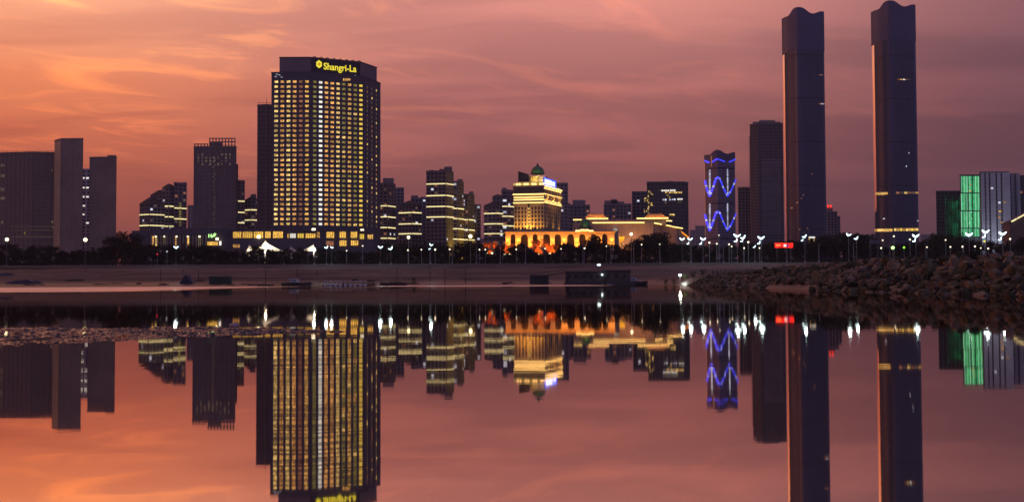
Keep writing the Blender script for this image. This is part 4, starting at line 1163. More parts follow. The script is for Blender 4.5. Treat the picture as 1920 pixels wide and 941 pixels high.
spot(bp, (X(1143, 694), 694, ZB + 6), (X(1143, 698), 698, Z(1143, 444, 698)), 900, (255, 140, 50), 60)
sh = thing('glowing_shield', 'glowing amber shield shaped panel on a post before the palace hall', 'sign', (X(1166, 690), 690, GZ))
A = (X(1160.5, 690), 690); u = (1, 0); n = (0, -1); W6 = X(1171.5, 690) - X(1160.5, 690); H6 = Z(1166, 443, 690) - Z(1166, 454.5, 690); zb6 = Z(1166, 454.5, 690)
mb = MB(); plate(mb, [(0.05 * W6, zb6), (0.45 * W6, zb6 + 0.04 * H6), (0.85 * W6, zb6 + 0.45 * H6), (W6, zb6 + H6), (0, zb6 + 0.92 * H6)], 0.0, 0.4); mb.build('panel', glow('shield_amber', (255, 180, 40), 1.1, 0, texture=0.3, tscale=0.8), sh)
mb = MB(); mb.tube([(X(1166, 690), 690.3, GZ), (X(1166, 690), 690.3, zb6)], 0.2, 6); mb.build('post', metal_dark, sh)

# ================================================================== BEHIND THE PALACE
def plain(name, label, cat, front, depth, px, py, bay=4, floor=3.4, core=None, frame=None, wins=0, wmats=None, steps=(), pier=0.3, sp=0.35, group=None):
    b_ = thing(name, label, cat, base_of(front, depth), group)
    Y0 = min(p[1] for p in front); zt = Z(px, py, Y0)
    block(b_, front, ZB, zt, depth, bay, floor, core or glass_dark, frame or concrete_v, pier=pier, sp=sp)
    for a, b2, yy in steps: roof_box(b_, a, b2, yy, Y0 + 2, Y0 + 12, zt, frame or concrete_v)
    if wins: scatter(b_, front, ZB, zt, bay, floor, wins, wmats or [W_FAINT, W_COOL, W_DIM], 0.1, 0.95)
    return b_, zt
plain('apartment_tower', 'slim violet tower standing behind the domed building', 'tower', pts([(1043, 905), (1065, 905)]), 20, 1055, 345, steps=[(1055, 1064.5, 343)], wins=6)
plain('apartment_tower', 'stepped dark apartment tower with a few lit windows behind the small green dome', 'tower', pts([(1060, 940), (1106, 940)]), 22, 1085, 386, steps=[(1074, 1098, 375), (1062, 1070, 381)], wins=14)
plain('apartment_tower', 'dark apartment tower with notched roof above the palace eaves', 'tower', pts([(1133, 960), (1184, 960)]), 24, 1160, 384, steps=[(1134, 1160, 376), (1146, 1157, 373.5), (1160, 1171, 378)], wins=16)
plain('office_block', 'blue black office slab rising behind the palace hall', 'office', pts([(1186, 985), (1216, 985)]), 24, 1200, 361, frame=surf('navy_clad', (0.13, 0.12, 0.17), 0.8, 0.2, 0.1, 0.1), wins=2)
# big dark office with lit floors
fr = pts([(1214, 900), (1284, 900), (1291, 908)])
b_ = thing('dark_office_building', 'broad dark office building with lit office floors and sparkling light cascade', 'office', base_of(fr, 40))
zt = Z(1250, 343, 900)
block(b_, fr, ZB, zt, 30, 3.6, 3.6, glassy('office_glass', (0.05, 0.052, 0.06), 0.25, 0.5), surf('office_clad', (0.10, 0.095, 0.11), 0.8, 0.3, 0.1, 0.1), pier=0.15, sp=0.22, proud=0.2)
roof_box(b_, 1222, 1286, 341, 903, 926, zt, concrete); roof_box(b_, 1252, 1263, 339.4, 906, 916, zt, concrete)
for (a, b2, yy, m) in [(1234, 1240, 357.5, W_FAINT), (1240, 1255, 357.5, W_WHITE), (1256, 1267, 357, W_WHITE), (1247, 1252, 361, W_MID), (1254, 1262, 361, W_BRIGHT), (1263, 1279, 361, W_BRIGHT), (1250, 1254, 366, W_GREEN), (1254, 1257, 370, W_MID), (1242, 1250, 374.5, W_COOL), (1254, 1259, 374.5, W_COOL), (1260, 1267, 374, W_COOL), (1270, 1280, 373.5, W_WHITE), (1270, 1278, 379, W_FAINT), (1246, 1250, 380, W_FAINT), (1255, 1265, 402.5, W_BRIGHT)]:
    n_ = max(1, int((b2 - a) / 3.2))
    for k in range(n_):
        xx = a + (k + 0.5) * (b2 - a) / n_
        piece('window', b_, at(xx, yy, 899.7), ((b2 - a) / n_ * 0.5 * 0.82, 0.2, 1.5), m)
for k in range(34):
    px = 1216 + rw.gauss(0, 1.2) + (k % 3) * 4.2 * math.sin(k * 0.4); py = 358 + k * 1.35
    piece('cascade_light', b_, at(px, py, 899.6), (0.9, 0.3, 1.0), W_BRIGHT if k % 3 else W_GREEN)

# far skyline in the dusk
for i, (a, b2, py, Y, lb) in enumerate([(1294, 1309, 432, 2300, 'faint far tower in the dusk behind the blue lit tower'), (1304, 1322, 424, 2500, 'faint taller far tower in the dusk behind the blue lit tower'), (1578, 1640, 441, 2600, 'faint far blocks low in the dusk between the twin towers'), (1726, 1756, 440, 2400, 'faint far block beyond the second twin tower'), (352, 364, 386, 1500, 'faint far tower just behind the frame crowned tower'), (900, 909, 448, 2200, 'faint far block in the narrow gap beside the terraced apartments')]):
    plain('far_tower', lb, 'tower', pts([(a, Y), (b2, Y)]), 30, (a + b2) / 2, py, 6, 4)

# ================================================================== GLASS TOWERS
line_mat = glassy('tower_joint', (0.045, 0.05, 0.09), 0.4, 0.2)
def glass_tower_build(name, label, pxl, pxc, pxr, Y, py_corner, py_mid, py_edge, py_crown, crown_mat, body_mat, corner_mat, rcorn=0.12, floor=4.2, taper=0.0):
    """square glass tower on its corner: wavy crown that rises at the corners, rounded left corner"""
    xl, xc, xr = X(pxl, Y), X(pxc, Y), X(pxr, Y)
    # square of side S turned so that its near corner, left corner and right corner show where they should
    tl, tr2 = xl / Y, xr / Y
    lo_, hi_ = R(5), R(85)
    for _ in range(50):
        th_ = (lo_ + hi_) / 2; c_, s_ = math.cos(th_), math.sin(th_)
        Sr = (tr2 * Y - xc) / (c_ - tr2 * s_) if c_ > tr2 * s_ else 1e9
        Sl = (xc - tl * Y) / (s_ + tl * c_)
        if Sr > Sl: hi_ = th_
        else: lo_ = th_
    S = Sl
    C0 = Vector((xc, Y)); ur = Vector((math.cos(th_), math.sin(th_))); ul = Vector((-math.sin(th_), math.cos(th_)))
    corners = [C0, C0 + ur * S, C0 + ur * S + ul * S, C0 + ul * S]
    ctr = C0 + (ur + ul) * S * 0.5
    t_ = thing(name, label, 'skyscraper', (ctr.x, ctr.y, GZ))
    NS = 14; bulge = 0.045 * S
    outline = []; par = []
    rc = rcorn * S
    for i in range(4):
        A_, B_ = corners[i], corners[(i + 1) % 4]; d_ = (B_ - A_).normalized()
        Pm = corners[i - 1]; dm = (A_ - Pm).normalized()
        r3 = rc * (2.4 if i == 3 and rcorn > 0.1 else 1.0)
        for k in range(6):
            f = k / 5.0; p0 = A_ - dm * r3; p2 = A_ + d_ * r3
            outline.append(p0 * (1 - f) ** 2 + A_ * 2 * f * (1 - f) + p2 * f * f); par.append((0.0 if True else f, i, 'c'))
        for k in range(1, NS):
            ra = rc * (2.4 if i == 3 and rcorn > 0.1 else 1.0); rb_ = rc * (2.4 if i == 2 and rcorn > 0.1 else 1.0)
            f = k / NS; outline.append(A_ + d_ * (ra + (S - ra - rb_) * f) + Vector((d_.y, -d_.x)) * bulge * math.sin(math.pi * f)); par.append((math.sin(math.pi * f), i, 'f'))
    zc, zm, ze = Z(pxc, py_corner, Y), Z(pxc, py_mid, Y), Z(pxc, py_crown, Y)
    n_ = len(outline)
    def sc(p, k): return ctr + (p - ctr) * k
    # body, slightly waisted below the crown
    mb = MB(); zl = [ZB, ZB + (ze - ZB) * 0.25, ZB + (ze - ZB) * 0.6, ze]; ks = [1.0 - taper, 1.0 - taper * 0.4, 1.0, 1.0]
    vs_ = [(sc(p, k).x, sc(p, k).y, z) for z, k in zip(zl, ks) for p in outline]
    fs_ = []; mi = []
    for j in range(3):
        for i in range(n_):
            fs_.append((j * n_ + i, j * n_ + (i + 1) % n_, (j + 1) * n_ + (i + 1) % n_, (j + 1) * n_ + i))
    mb.add(vs_, fs_); mb.add([(p.x, p.y, ze) for p in outline], [tuple(range(n_))])
    for q in range(len(fs_)):
        i = q % n_
        mb.mi[q] = 1 if (par[i][2] == 'c' and par[(i + 1) % n_][2] == 'c' and par[i][1] == 3) else 0
    mb.build('curtain_wall', [body_mat, corner_mat], t_, smooth=True)
    # crown screen, proud of the body, its top edge in waves
    mb = MB(); o1 = [sc(p, 1.018) for p in outline]; o0 = [sc(p, 1.0) for p in outline]
    hc = [zc, zc - (zc - zm) * 0.45, zc - (zc - zm) * 0.5, zm + (zc - zm) * 0.06]
    tz = []
    for q_i, q in enumerate(par):
        i = q[1]
        if q[2] == 'c': tz.append(hc[i])
        else:
            f = math.asin(min(1, q[0])) / math.pi; k_ = (q_i % (NS + 5)) - 5; f = k_ / NS
            hA, hB = hc[i], hc[(i + 1) % 4]; g_ = f * f * (3 - 2 * f)
            lowz = min(zm, hA, hB) - 0.8
            tz.append(lowz + (hA - lowz) * max(0, math.cos(math.pi * min(0.5, f))) ** 2 + (hB - lowz) * max(0, math.cos(math.pi * min(0.5, 1 - f))) ** 2)
    vs_ = [(p.x, p.y, ze) for p in o1] + [(p.x, p.y, z) for p, z in zip(o1, tz)] + [(p.x, p.y, ze) for p in o0] + [(p.x, p.y, z) for p, z in zip(o0, tz)]
    fs_ = []
    for i in range(n_):
        j = (i + 1) % n_
        fs_ += [(i, j, n_ + j, n_ + i), (2 * n_ + j, 2 * n_ + i, 3 * n_ + i, 3 * n_ + j), (n_ + i, n_ + j, 3 * n_ + j, 3 * n_ + i), (j, i, 2 * n_ + i, 2 * n_ + j)]
    mb.add(vs_, fs_); mb.build('crown', crown_mat, t_)
    mb = MB(); q = sc(outline[0], 0.6); mb.prism([(ctr.x - S * 0.3, ctr.y - S * 0.3), (ctr.x + S * 0.3, ctr.y - S * 0.3), (ctr.x + S * 0.3, ctr.y + S * 0.3), (ctr.x - S * 0.3, ctr.y + S * 0.3)], ze, zm - 1.0); mb.build('plant_room', metal_dark, t_)
    # floor lines: thin dark rings that follow the bowed glass
    mb = MB(); nf = int((ze - ZB) / floor)
    for k in range(1, nf):
        z = ZB + k * floor; kk = 1.0 - taper * max(0, 1 - (z - ZB) / ((ze - ZB) * 0.6))
        hh = 0.22 if k % 12 else 1.3
        for i in range(n_):
            j = (i + 1) % n_
            if par[i][1] == 3 and par[i][2] == 'c': continue
            if par[i][1] not in (3, 0): continue
            p, q = sc(outline[i], kk * 1.006), sc(outline[j], kk * 1.006)
            mb.add([(p.x, p.y, z - hh), (q.x, q.y, z - hh), (q.x, q.y, z + hh), (p.x, p.y, z + hh)], [(0, 1, 2, 3)])
    tag(mb.build('floor_line', line_mat, t_), kind='stuff')
    mb = MB()
    for i in range(n_):
        if par[i][1] in (3, 0) and par[i][2] == 'f':
            p = sc(outline[i], 1.007); nx_ = (p - ctr).normalized() * 0.35
            mb.tube([(p.x, p.y, ZB), (p.x, p.y, ze - 0.2)], 0.16, 4)
    tag(mb.build('mullion', line_mat, t_), kind='stuff')
    return t_, corners, rc, ze, S
ta = glass_tower_build('glass_skyscraper', 'glass skyscraper with wavy crown beside the dark ribbed tower', 1465.5, 1500, 1553, 1100, 13.5, 23, 24, 92, glass_tower2, glass_tower, glass_corner)
tb = glass_tower_build('glass_skyscraper', 'glass skyscraper with wavy crown and lit floors, standing apart beyond its twin', 1633.5, 1673, 1726, 1108, 1, 10, 10, 74, glass_tower2, glass_tower, glass_corner)
def on_face(tw, face, px0, px1, py, h, mats, n_, name='lit_floor_window', d=0.5):
    t_, cor, rc, ze, S = tw
    A2, u, n, L = edge(cor[face], cor[(face + 1) % 4])
    for k in range(n_):
        px = px0 + (k + 0.5) * (px1 - px0) / n_
        # intersect the pixel column with the face
        dr = ray(px, py); tx = dr.x / dr.y
        s_ = (A2.x - tx * A2.y) / (tx * u.y - u.x)
        q = A2 + u * s_ + n * (d + 0.045 * S * math.sin(math.pi * min(1, max(0, s_ / L))))
        k2 = q.y / dr.y
        wd = (px1 - px0) / n_ * q.y / F / max(0.3, abs(u.x)) * 0.9
        piece(name, t_, (q.x, q.y, CAM_H + dr.z * k2), (wd, 0.15, h), mats[k % len(mats)], math.atan2(u.y, u.x))
on_face(tb, 0, 1681, 1704, 149.5, 1.1, [W_DIM, W_MID, W_WHITE, W_DIM, W_FAINT], 5)
on_face(tb, 0, 1678, 1722, 361.5, 2.2, [W_DIM, W_FAINT, W_BRIGHT, W_DIM, W_FAINT, W_MID], 6); on_face(tb, 3, 1647, 1664, 363, 2.6, [W_MID, W_BRIGHT, W_MID], 3)
on_face(tb, 0, 1675, 1721, 430.5, 3.0, [W_BRIGHT, W_MID, W_YELLOW, W_MID], 9); on_face(tb, 3, 1645, 1672, 431.5, 3.0, [W_MID, W_BRIGHT], 5)
on_face(ta, 0, 1534, 1547, 195, 1.2, [W_DIM, W_COOL, W_DIM], 3); on_face(ta, 0, 1534, 1542, 141, 0.8, [W_DIM], 2)
for (px, py) in [(1502, 372), (1496, 380), (1487, 390), (1505, 366), (1500, 430), (1507, 436), (1512, 428), (1520, 326)]: on_face(ta, 0 if px > 1501 else 3, px - 1, px + 1, py, 1.0, [W_DIM], 1)
for (px, py) in [(1702, 287), (1697, 312), (1660, 410), (1720, 414)]: on_face(tb, 0 if px > 1674 else 3, px - 1, px + 1, py, 1.2, [W_COOL], 1)

# ---- LED zigzag tower
tz_ = glass_tower_build('zigzag_light_tower', 'mid height tower outlined in blue zigzag and white dotted lights', 1321.5, 1346, 1380.5, 1300, 281, 286.5, 284, 300, glass_tower2, glassy('glass_mauve', (0.26, 0.24, 0.34), 0.35, 0.25), glass_corner, 0.06, 4.0)
def bead(px, py, mat, sz=1.5):
    face = 3 if px < 1346 else 0
    on_face(tz_, face, px - sz * 0.7, px + sz * 0.7, py, sz, [mat], 1, 'light_bead', 0.6)
def bead_line(P2, n_, mats, sz=1.5):
    for k in range(n_):
        f = k / max(1, n_ - 1); seg = f * (len(P2) - 1); i = min(int(seg), len(P2) - 2); g_ = seg - i
        bead(P2[i][0] + (P2[i + 1][0] - P2[i][0]) * g_, P2[i][1] + (P2[i + 1][1] - P2[i][1]) * g_, mats[k % len(mats)], sz)
for y0 in (334.5, 398.5):
    V = [(1323, y0 + 5), (1328, y0 + 22), (1333, y0 + 33), (1338, y0 + 20), (1343, y0 + 1), (1346, y0 - 1.5), (1349, y0 + 1), (1355, y0 + 18), (1362, y0 + 33), (1369, y0 + 24), (1379, y0 + 3)]
    bead_line(V, 56, [LED_BLUE, LED_BLUE, LED_BLUE, LED_BWHITE, LED_BLUE], 2.1)
    bead_line([(1333, y0 - 15), (1333, y0 + 30)], 15, [LED_BWHITE], 1.6); bead_line([(1362.5, y0 - 16), (1363, y0 + 28)], 15, [LED_BWHITE], 1.8)
bead_line([(1323, 301.5), (1331, 305)], 7, [LED_BLUE], 1.5); bead_line([(1337, 304), (1345, 298), (1357, 303)], 16, [LED_BLUE], 1.5); bead_line([(1366, 304), (1378, 299)], 9, [LED_BLUE], 1.5)
on_face(tz_, 3, 1335, 1336.6, 302, 15.0, [W_DIM], 1, 'corner_light')

# ---- ribbed tower and its neighbours
fr = pts([(1409, 1010), (1424, 1002), (1470, 1002)])
b_ = thing('ribbed_tower', 'tall dark residential tower with ribbed floors beside the first glass skyscraper', 'tower', base_of(fr, 30))
zt = Z(1440, 233, 1002)
block(b_, fr, ZB, zt, 30, 5.5, 3.4, surf('tower_dark', (0.085, 0.08, 0.085), 0.8, 0.3, 0.12, 0.1), surf('tower_rib', (0.15, 0.13, 0.145), 0.8, 0.3, 0.12, 0.1), pier=0.10, sp=0.34, proud=0.35)
roof_box(b_, 1414, 1466, 228.5, 1004, 1026, zt, concrete); roof_box(b_, 1426, 1456, 225.5, 1006, 1022, zt, concrete)
for k in range(24):
    p = at(1407, 256 + k * 4.1, 1010); mb = MB(); mb.box(p.x - 0.4, 1010, p.z - 0.25, p.x + 2.4, 1016, p.z + 0.25); mb.build('balcony', concrete, b_)
mb = MB(); p = at(1407.6, 300, 1012); mb.box(p.x - 0.2, 1013, ZB, p.x + 0.3, 1015, Z(1407, 254, 1012)); mb.build('balcony_screen', concrete, b_)
mb = MB(); A, u, n, L = edge(fr[1], fr[2])
for k in range(34): mb.obox(A, u, n, L * 0.12, L * 0.9, 0.36, 0.7, Z(1440, 300 + k * 4.2, 1002), Z(1440, 300 + k * 4.2, 1002) + 0.9)
mb.build('balcony_front', concrete_v, b_)
plain('apartment_tower', 'shorter dark tower directly in front of the ribbed tower flank', 'tower', pts([(1385, 1040), (1411, 1040)]), 24, 1400, 353, steps=[(1388, 1410, 350.5)], frame=concrete)
b_, zt = plain('red_lamp_tower', 'small stepped tower with a red glowing sign at the foot of the skyscraper', 'tower', pts([(1546, 1180), (1570, 1180)]), 22, 1560, 398, steps=[(1548, 1562, 388)])
fr2 = pts([(1560, 1182), (1575.5, 1182)]); block(b_, fr2, ZB, Z(1565, 407, 1182), 20, 4, 3.4, glass_dark, concrete_v, wall='lower_wall')
mb = MB(); p, q = at(1549.5, 387, 1181), at(1560, 387, 1181)
for xx in (0.12, 0.62):
    x_ = p.x + (q.x - p.x) * xx; mb = MB(); w_ = (q.x - p.x) * 0.3
    mb.box(x_, 1180.6, p.z - 1.4, x_ + w_, 1181, p.z - 0.8); mb.box(x_ + w_ * 0.35, 1180.6, p.z - 1.4, x_ + w_ * 0.65, 1181, p.z + 1.6); mb.box(x_ - 0.2, 1180.6, p.z + 0.7, x_ + w_ + 0.2, 1181, p.z + 1.4); mb.build('sign_glyph', LED_RED, b_)

# ---- green LED block and its neighbours
GY = 900.0
plain('green_shadow_block', 'dark stepped block washed faintly green beside the green light wall', 'building', pts([(1757, 925), (1802, 925)]), 30, 1785, 360, core=glassy('glass_teal', (0.03, 0.05, 0.05), 0.2, 0.5), frame=surf('clad_green_spill', (0.08, 0.11, 0.11), 0.8, 0.3, 0.1, 0.1), pier=0.2, sp=0.25)  # facade tinted teal to paint in the green building's light
gsb = bpy.data.objects['green_shadow_block']
GREEN_SPILL = glow('green_spill_glow', (10, 96, 58), 0.55, 0.5, False, 0.7, 0.12)  # added glowing strips imitate the green light reflected on this block
for k_, px in enumerate((1774, 1779, 1783, 1787, 1791, 1795, 1799)):
    p, q = at(px, 366 + rw.uniform(0, 12), 924.4), at(px, 446, 924.4)
    piece('light_or_spill_strip', gsb, ((p.x + q.x) / 2, 924.4, (p.z + q.z) / 2), (0.7 + 0.12 * k_, 0.2, p.z - q.z), GREEN_SPILL)
fr = pts([(1802, GY), (1838, GY)])
b_ = thing('green_light_building', 'building whose face is covered in glowing green vertical light fins', 'building', base_of(fr, 30))
zt = Z(1820, 330, GY)
block(b_, fr, ZB, zt, 30, 6, 4.0, surf('fin_back', (0.10, 0.12, 0.11), 0.7, 0.3), metal_dark, pier=0.12, sp=0.06, proud=0.15)
ys_ = [(330.5, 361), (363, 394.5), (396.5, 427), (429, 443)]
gaps_ = [1814.6, 1823.2]
px = 1802.8
k = 0
while px < 1837.5:
    if min(abs(px - g_) for g_ in gaps_) > 1.0:
        for (y0, y1) in ys_:
            p, q = at(px, y0, GY - 0.5), at(px, y1, GY - 0.5)
            piece('light_fin', b_, ((p.x + q.x) / 2, GY - 0.5, (p.z + q.z) / 2), (0.55, 0.4, p.z - q.z), LED_GREENP if k % 3 == 0 else LED_GREEN)
    px += 1.75; k += 1
piece('window', b_, at(1819, 358, GY - 0.8), (1.6, 0.2, 1.4), W_MID); piece('window', b_, at(1820, 347, GY - 0.8), (1.2, 0.2, 1.6), W_MID)
for kk in range(8): piece('window', b_, at(1819 + rw.uniform(-2, 3), 398 + kk * 3, GY - 0.8), (1.0, 0.2, 1.2), LED_GREENP)
mb = MB(); p = at(1836, 328, 908); mb.lathe(p.x, 912, [(7, zt), (7, zt + 0.8), (5, zt + 1.9), (0, zt + 2.2)], 16); mb.build('roof_dish', metal_dark, b_)

grey_fin = surf('fin_grey', (0.72, 0.72, 0.76), 0.6, 0.4, 0.08, 0.1)
def fin_block(label, pa, pb, py, Y, dep, dark_gaps, step=1.6):
    fr = pts([(pa, Y), (pb, Y)])
    b_ = thing('finned_office', label, 'office', base_of(fr, dep)); zt = Z((pa + pb) / 2, py, Y)
    block(b_, fr, ZB, zt, dep, 5, 3.8, glass_dark, concrete, pier=0.1, sp=0.2, proud=0.15)
    px = pa + 0.8
    while px < pb - 0.3:
        if not any(a < px < c_ for a, c_ in dark_gaps):
            p = at(px, py, Y - 0.6); mb = MB()
            piece('fin', b_, (p.x, Y - 0.55, (ZB + zt) / 2), (0.42, 0.7, zt - ZB), grey_fin)
        px += step
    return b_, zt
b_, zt = fin_block('pale grey office block with fine vertical fins beside the green building', 1839, 1894, 324, 898, 30, [(1846, 1849), (1853.5, 1856), (1866, 1870), (1876, 1878.5)])
for (px, py, m) in [(1860, 353, W_COOL), (1874, 380, W_COOL), (1884, 379, W_MID), (1875, 396, W_ORANGE), (1874, 407, W_ORANGE), (1878, 417, W_MID)]: piece('window', b_, at(px, py, 896.9), (2.0, 0.2, 1.4), m)
roof_box(b_, 1868, 1882, 322.6, 902, 914, zt, metal_dark)
for px in (1846, 1866, 1886):
    spot(b_, (X(px, 880), 880, GZ + 1), (X(px, 898), 898, zt * 0.75), 22000, (205, 215, 235), 75)
fin_block('narrow finned office tower next to the pale grey fin block', 1895.5, 1913, 327.5, 925, 24, [(1901.5, 1904.5)], 1.9)
plain('office_block', 'dark office block past the finned offices at the river bend', 'office', pts([(1913, 940), (1990, 940)]), 30, 1918, 331, frame=surf('navy_clad2', (0.10, 0.10, 0.13), 0.8, 0.2, 0.1, 0.1), wins=3)
# pavilion with a lit sloping roof edge
p, q = at(1893, 416, 760), at(1975, 372, 760)
b_ = thing('slope_roof_pavilion', 'dark pavilion with a light strip along its rising roof edge', 'building', ((p.x + q.x) / 2, 770, GZ))
mb = MB(); mb.prism([(p.x, 760), (q.x, 760), (q.x + 8, 786), (p.x + 8, 786)], ZB, [p.z - 0.8, q.z - 0.8, q.z - 0.8, p.z - 0.8]); mb.build('wall', surf('pavilion_brown', (0.15, 0.11, 0.095), 0.8, 0.3, 0.15, 0.2), b_)
mb = MB(); mb.add([(p.x - 1, 758.5, p.z - 0.7), (q.x + 1, 758.5, q.z - 0.7), (q.x + 9, 787, q.z - 0.7), (p.x + 7, 787, p.z - 0.7), (p.x - 1, 758.5, p.z), (q.x + 1, 758.5, q.z), (q.x + 9, 787, q.z), (p.x + 7, 787, p.z)], [(3, 2, 1, 0), (4, 5, 6, 7), (0, 1, 5, 4), (1, 2, 6, 5), (2, 3, 7, 6), (3, 0, 4, 7)]); mb.build('roof', greyroof, b_)
for f0, f1 in ((0.02, 0.13), (0.15, 0.42), (0.44, 0.7), (0.72, 0.98)):
    mb = MB(); mb.tube([Vector((p.x + (q.x - p.x) * f, 758.2, p.z - 0.2 + (q.z - p.z) * f)) for f in (f0, f1)], 0.55, 6); mb.build('light_or_spill_strip', LED_CREAM, b_)

# ================================================================== TREES ALONG THE PROMENADE
def crown_mesh(seed, n_leaf, m, rx=0.5, low=0.12):
    """crown of unit height: leaf clumps spread over limbs, gaps between them"""
    rnd = random.Random(seed); mb = MB()
    lobes = []
    for k in range(16):
        a = rnd.uniform(0, 6.28); z = rnd.uniform(low + 0.08, 0.9)
        rr_ = rx * math.sin(math.pi * min(1, 0.18 + 0.82 * (1 - abs(z - 0.52) / 0.5))) ** 0.7 * rnd.uniform(0.3, 0.8)
        lobes.append((rr_ * math.cos(a), rr_ * math.sin(a), z, rnd.uniform(0.11, 0.2)))
    lobes.append((0, 0, 0.86, 0.14))
    for k in range(n_leaf):
        lx, ly, lz, lr = rnd.choice(lobes)
        v = Vector((rnd.gauss(0, 1), rnd.gauss(0, 1), rnd.gauss(0, 0.8))).normalized() * lr * rnd.random() ** 0.35
        c_ = Vector((lx, ly, lz)) + v
        if c_.z > 1: c_.z = 2 - c_.z
        sz = rnd.uniform(0.016, 0.034)
        e = Euler((rnd.uniform(0, 6.28), rnd.uniform(0, 6.28), rnd.uniform(0, 6.28))).to_matrix()
        mb.add([c_ + e @ Vector(q) * sz for q in ((-1, -0.6, 0), (0.2, -0.9, 0.15), (1, 0.1, 0), (0.1, 0.9, 0.15))], [(0, 1, 2, 3)])
    return mb.mesh('crown', m)
def trunk_mesh(seed):
    rnd = random.Random(seed); mb = MB()
    mb.tube([(0, 0, 0), (0.01, 0, 0.2), (rnd.uniform(-0.02, 0.02), 0.01, 0.45), (rnd.uniform(-0.03, 0.03), 0, 0.8)], [0.03, 0.024, 0.018, 0.006], 7)
    for k in range(5):
        a = rnd.uniform(0, 6.28); z = rnd.uniform(0.2, 0.5); r_ = rnd.uniform(0.2, 0.34)
        mb.tube([(0, 0, z), (r_ * 0.5 * math.cos(a), r_ * 0.5 * math.sin(a), z + 0.12), (r_ * math.cos(a), r_ * math.sin(a), z + 0.32)], [0.014, 0.009, 0.003], 5)
    return mb.mesh('trunk', bark)
crowns = [crown_mesh(300 + i, 1500, leaf, rx=0.42 + 0.05 * (i % 3)) for i in range(7)]
crowns_warm = [crown_mesh(340 + i, 1500, leaf_red, rx=0.45) for i in range(2)]
trunks = [trunk_mesh(360 + i) for i in range(4)]
rt = random.Random(77)
MARKS = [(110, 'the unfinished building'), (245, 'the blank towers'), (436, 'the colonnade hall'), (705, 'the hotel'), (800, 'the gable roofed apartments'), (905, 'the terraced apartments'), (1062, 'the domed building'), (1170, 'the orange arcade end'), (1290, 'the palace hall'), (1400, 'the zigzag light tower'), (1470, 'the ribbed tower'), (1600, 'the first glass skyscraper'), (1735, 'the second glass skyscraper'), (1840, 'the green light building'), (9999, 'the finned offices')]
def mark(px): return next(m for lim, m in MARKS if px < lim)
def tree(label, x, y, z, h, wide=1.0, cm=None, group=None, name='promenade_tree'):
    o = thing(name, label, 'tree', (x, y, z), group, rz=rt.uniform(0, 6.28))
    for nm, me in (('trunk', rt.choice(trunks)), ('crown', cm or rt.choice(crowns))):
        c_ = bpy.data.objects.new(nm, me); col.objects.link(c_); c_.parent = o; c_.scale = (h * wide, h * wide, h)
    return o
PROFILE = [(-40, 466), (60, 468), (205, 466), (214, 452), (222, 441), (242, 443), (250, 460), (300, 464), (400, 467), (440, 472), (700, 474), (715, 462), (760, 458), (800, 456), (880, 455), (896, 460), (906, 464), (916, 474), (924, 474), (932, 464), (940, 466), (950, 476), (958, 472), (968, 462), (985, 460), (998, 474), (1010, 477), (1024, 476), (1040, 475), (1050, 464), (1062, 460), (1075, 456), (1130, 460), (1170, 466), (1195, 452), (1212, 444), (1240, 442), (1252, 456), (1290, 459), (1340, 460), (1420, 459), (1500, 456), (1530, 449), (1560, 446), (1625, 448), (1632, 462), (1640, 463), (1672, 462), (1700, 458), (1735, 448), (1770, 443), (1800, 446), (1830, 456), (1880, 455), (1960, 452)]
px = -20.0
while px < 1950:
    Y = rt.uniform(446, 462); py = lerp_t(PROFILE, px) + rt.gauss(1.0, 4.0)
    h = max(4.0, 1.12 * (Z(px, py, Y) - GZ))
    tree('dark leafy tree of the front promenade row before ' + mark(px), X(px, Y), Y, GZ, h, rt.uniform(0.85, 1.1) * (1.0 if h > 8 else 1.25), group='front promenade trees before ' + mark(px))
    px += rt.uniform(13, 21) * (1.0 if h > 8 else 0.72)
px = -30.0
while px < 1960:
    Y = rt.uniform(476, 505); py = lerp_t(PROFILE, px) + rt.gauss(5.0, 2.5)
    h = max(4.0, Z(px, py, Y) - GZ)
    tree('dark tree of the second promenade row before ' + mark(px), X(px, Y), Y, GZ, h, rt.uniform(0.9, 1.15), group='second row trees before ' + mark(px))
    px += rt.uniform(20, 32)
# hedge and undergrowth that closes the view below the crowns
mb = MB(); rnd = random.Random(9)
for k in range(26000):
    x = rnd.uniform(-265, 265); y = 443 + rnd.random() ** 1.5 * 9; hh = 2.0 + 1.4 * nz(x, 0, 0.12, 7) + 0.8 * nz(x, 0, 0.5, 2)
    c_ = Vector((x, y, GZ + max(0.3, hh) * rnd.random() ** 0.7)); sz = rnd.uniform(0.18, 0.4)
    e = Euler((rnd.uniform(0, 6.28), rnd.uniform(0, 6.28), rnd.uniform(0, 6.28))).to_matrix()
    mb.add([c_ + e @ Vector(q) * sz for q in ((-1, -0.6, 0), (0.2, -0.9, 0.15), (1, 0.1, 0), (0.1, 0.9, 0.15))], [(0, 1, 2, 3)])
tag(mb.build('hedge_undergrowth', leaf, kind='stuff'), 'dark hedge and undergrowth along the foot of the promenade trees', 'hedge')
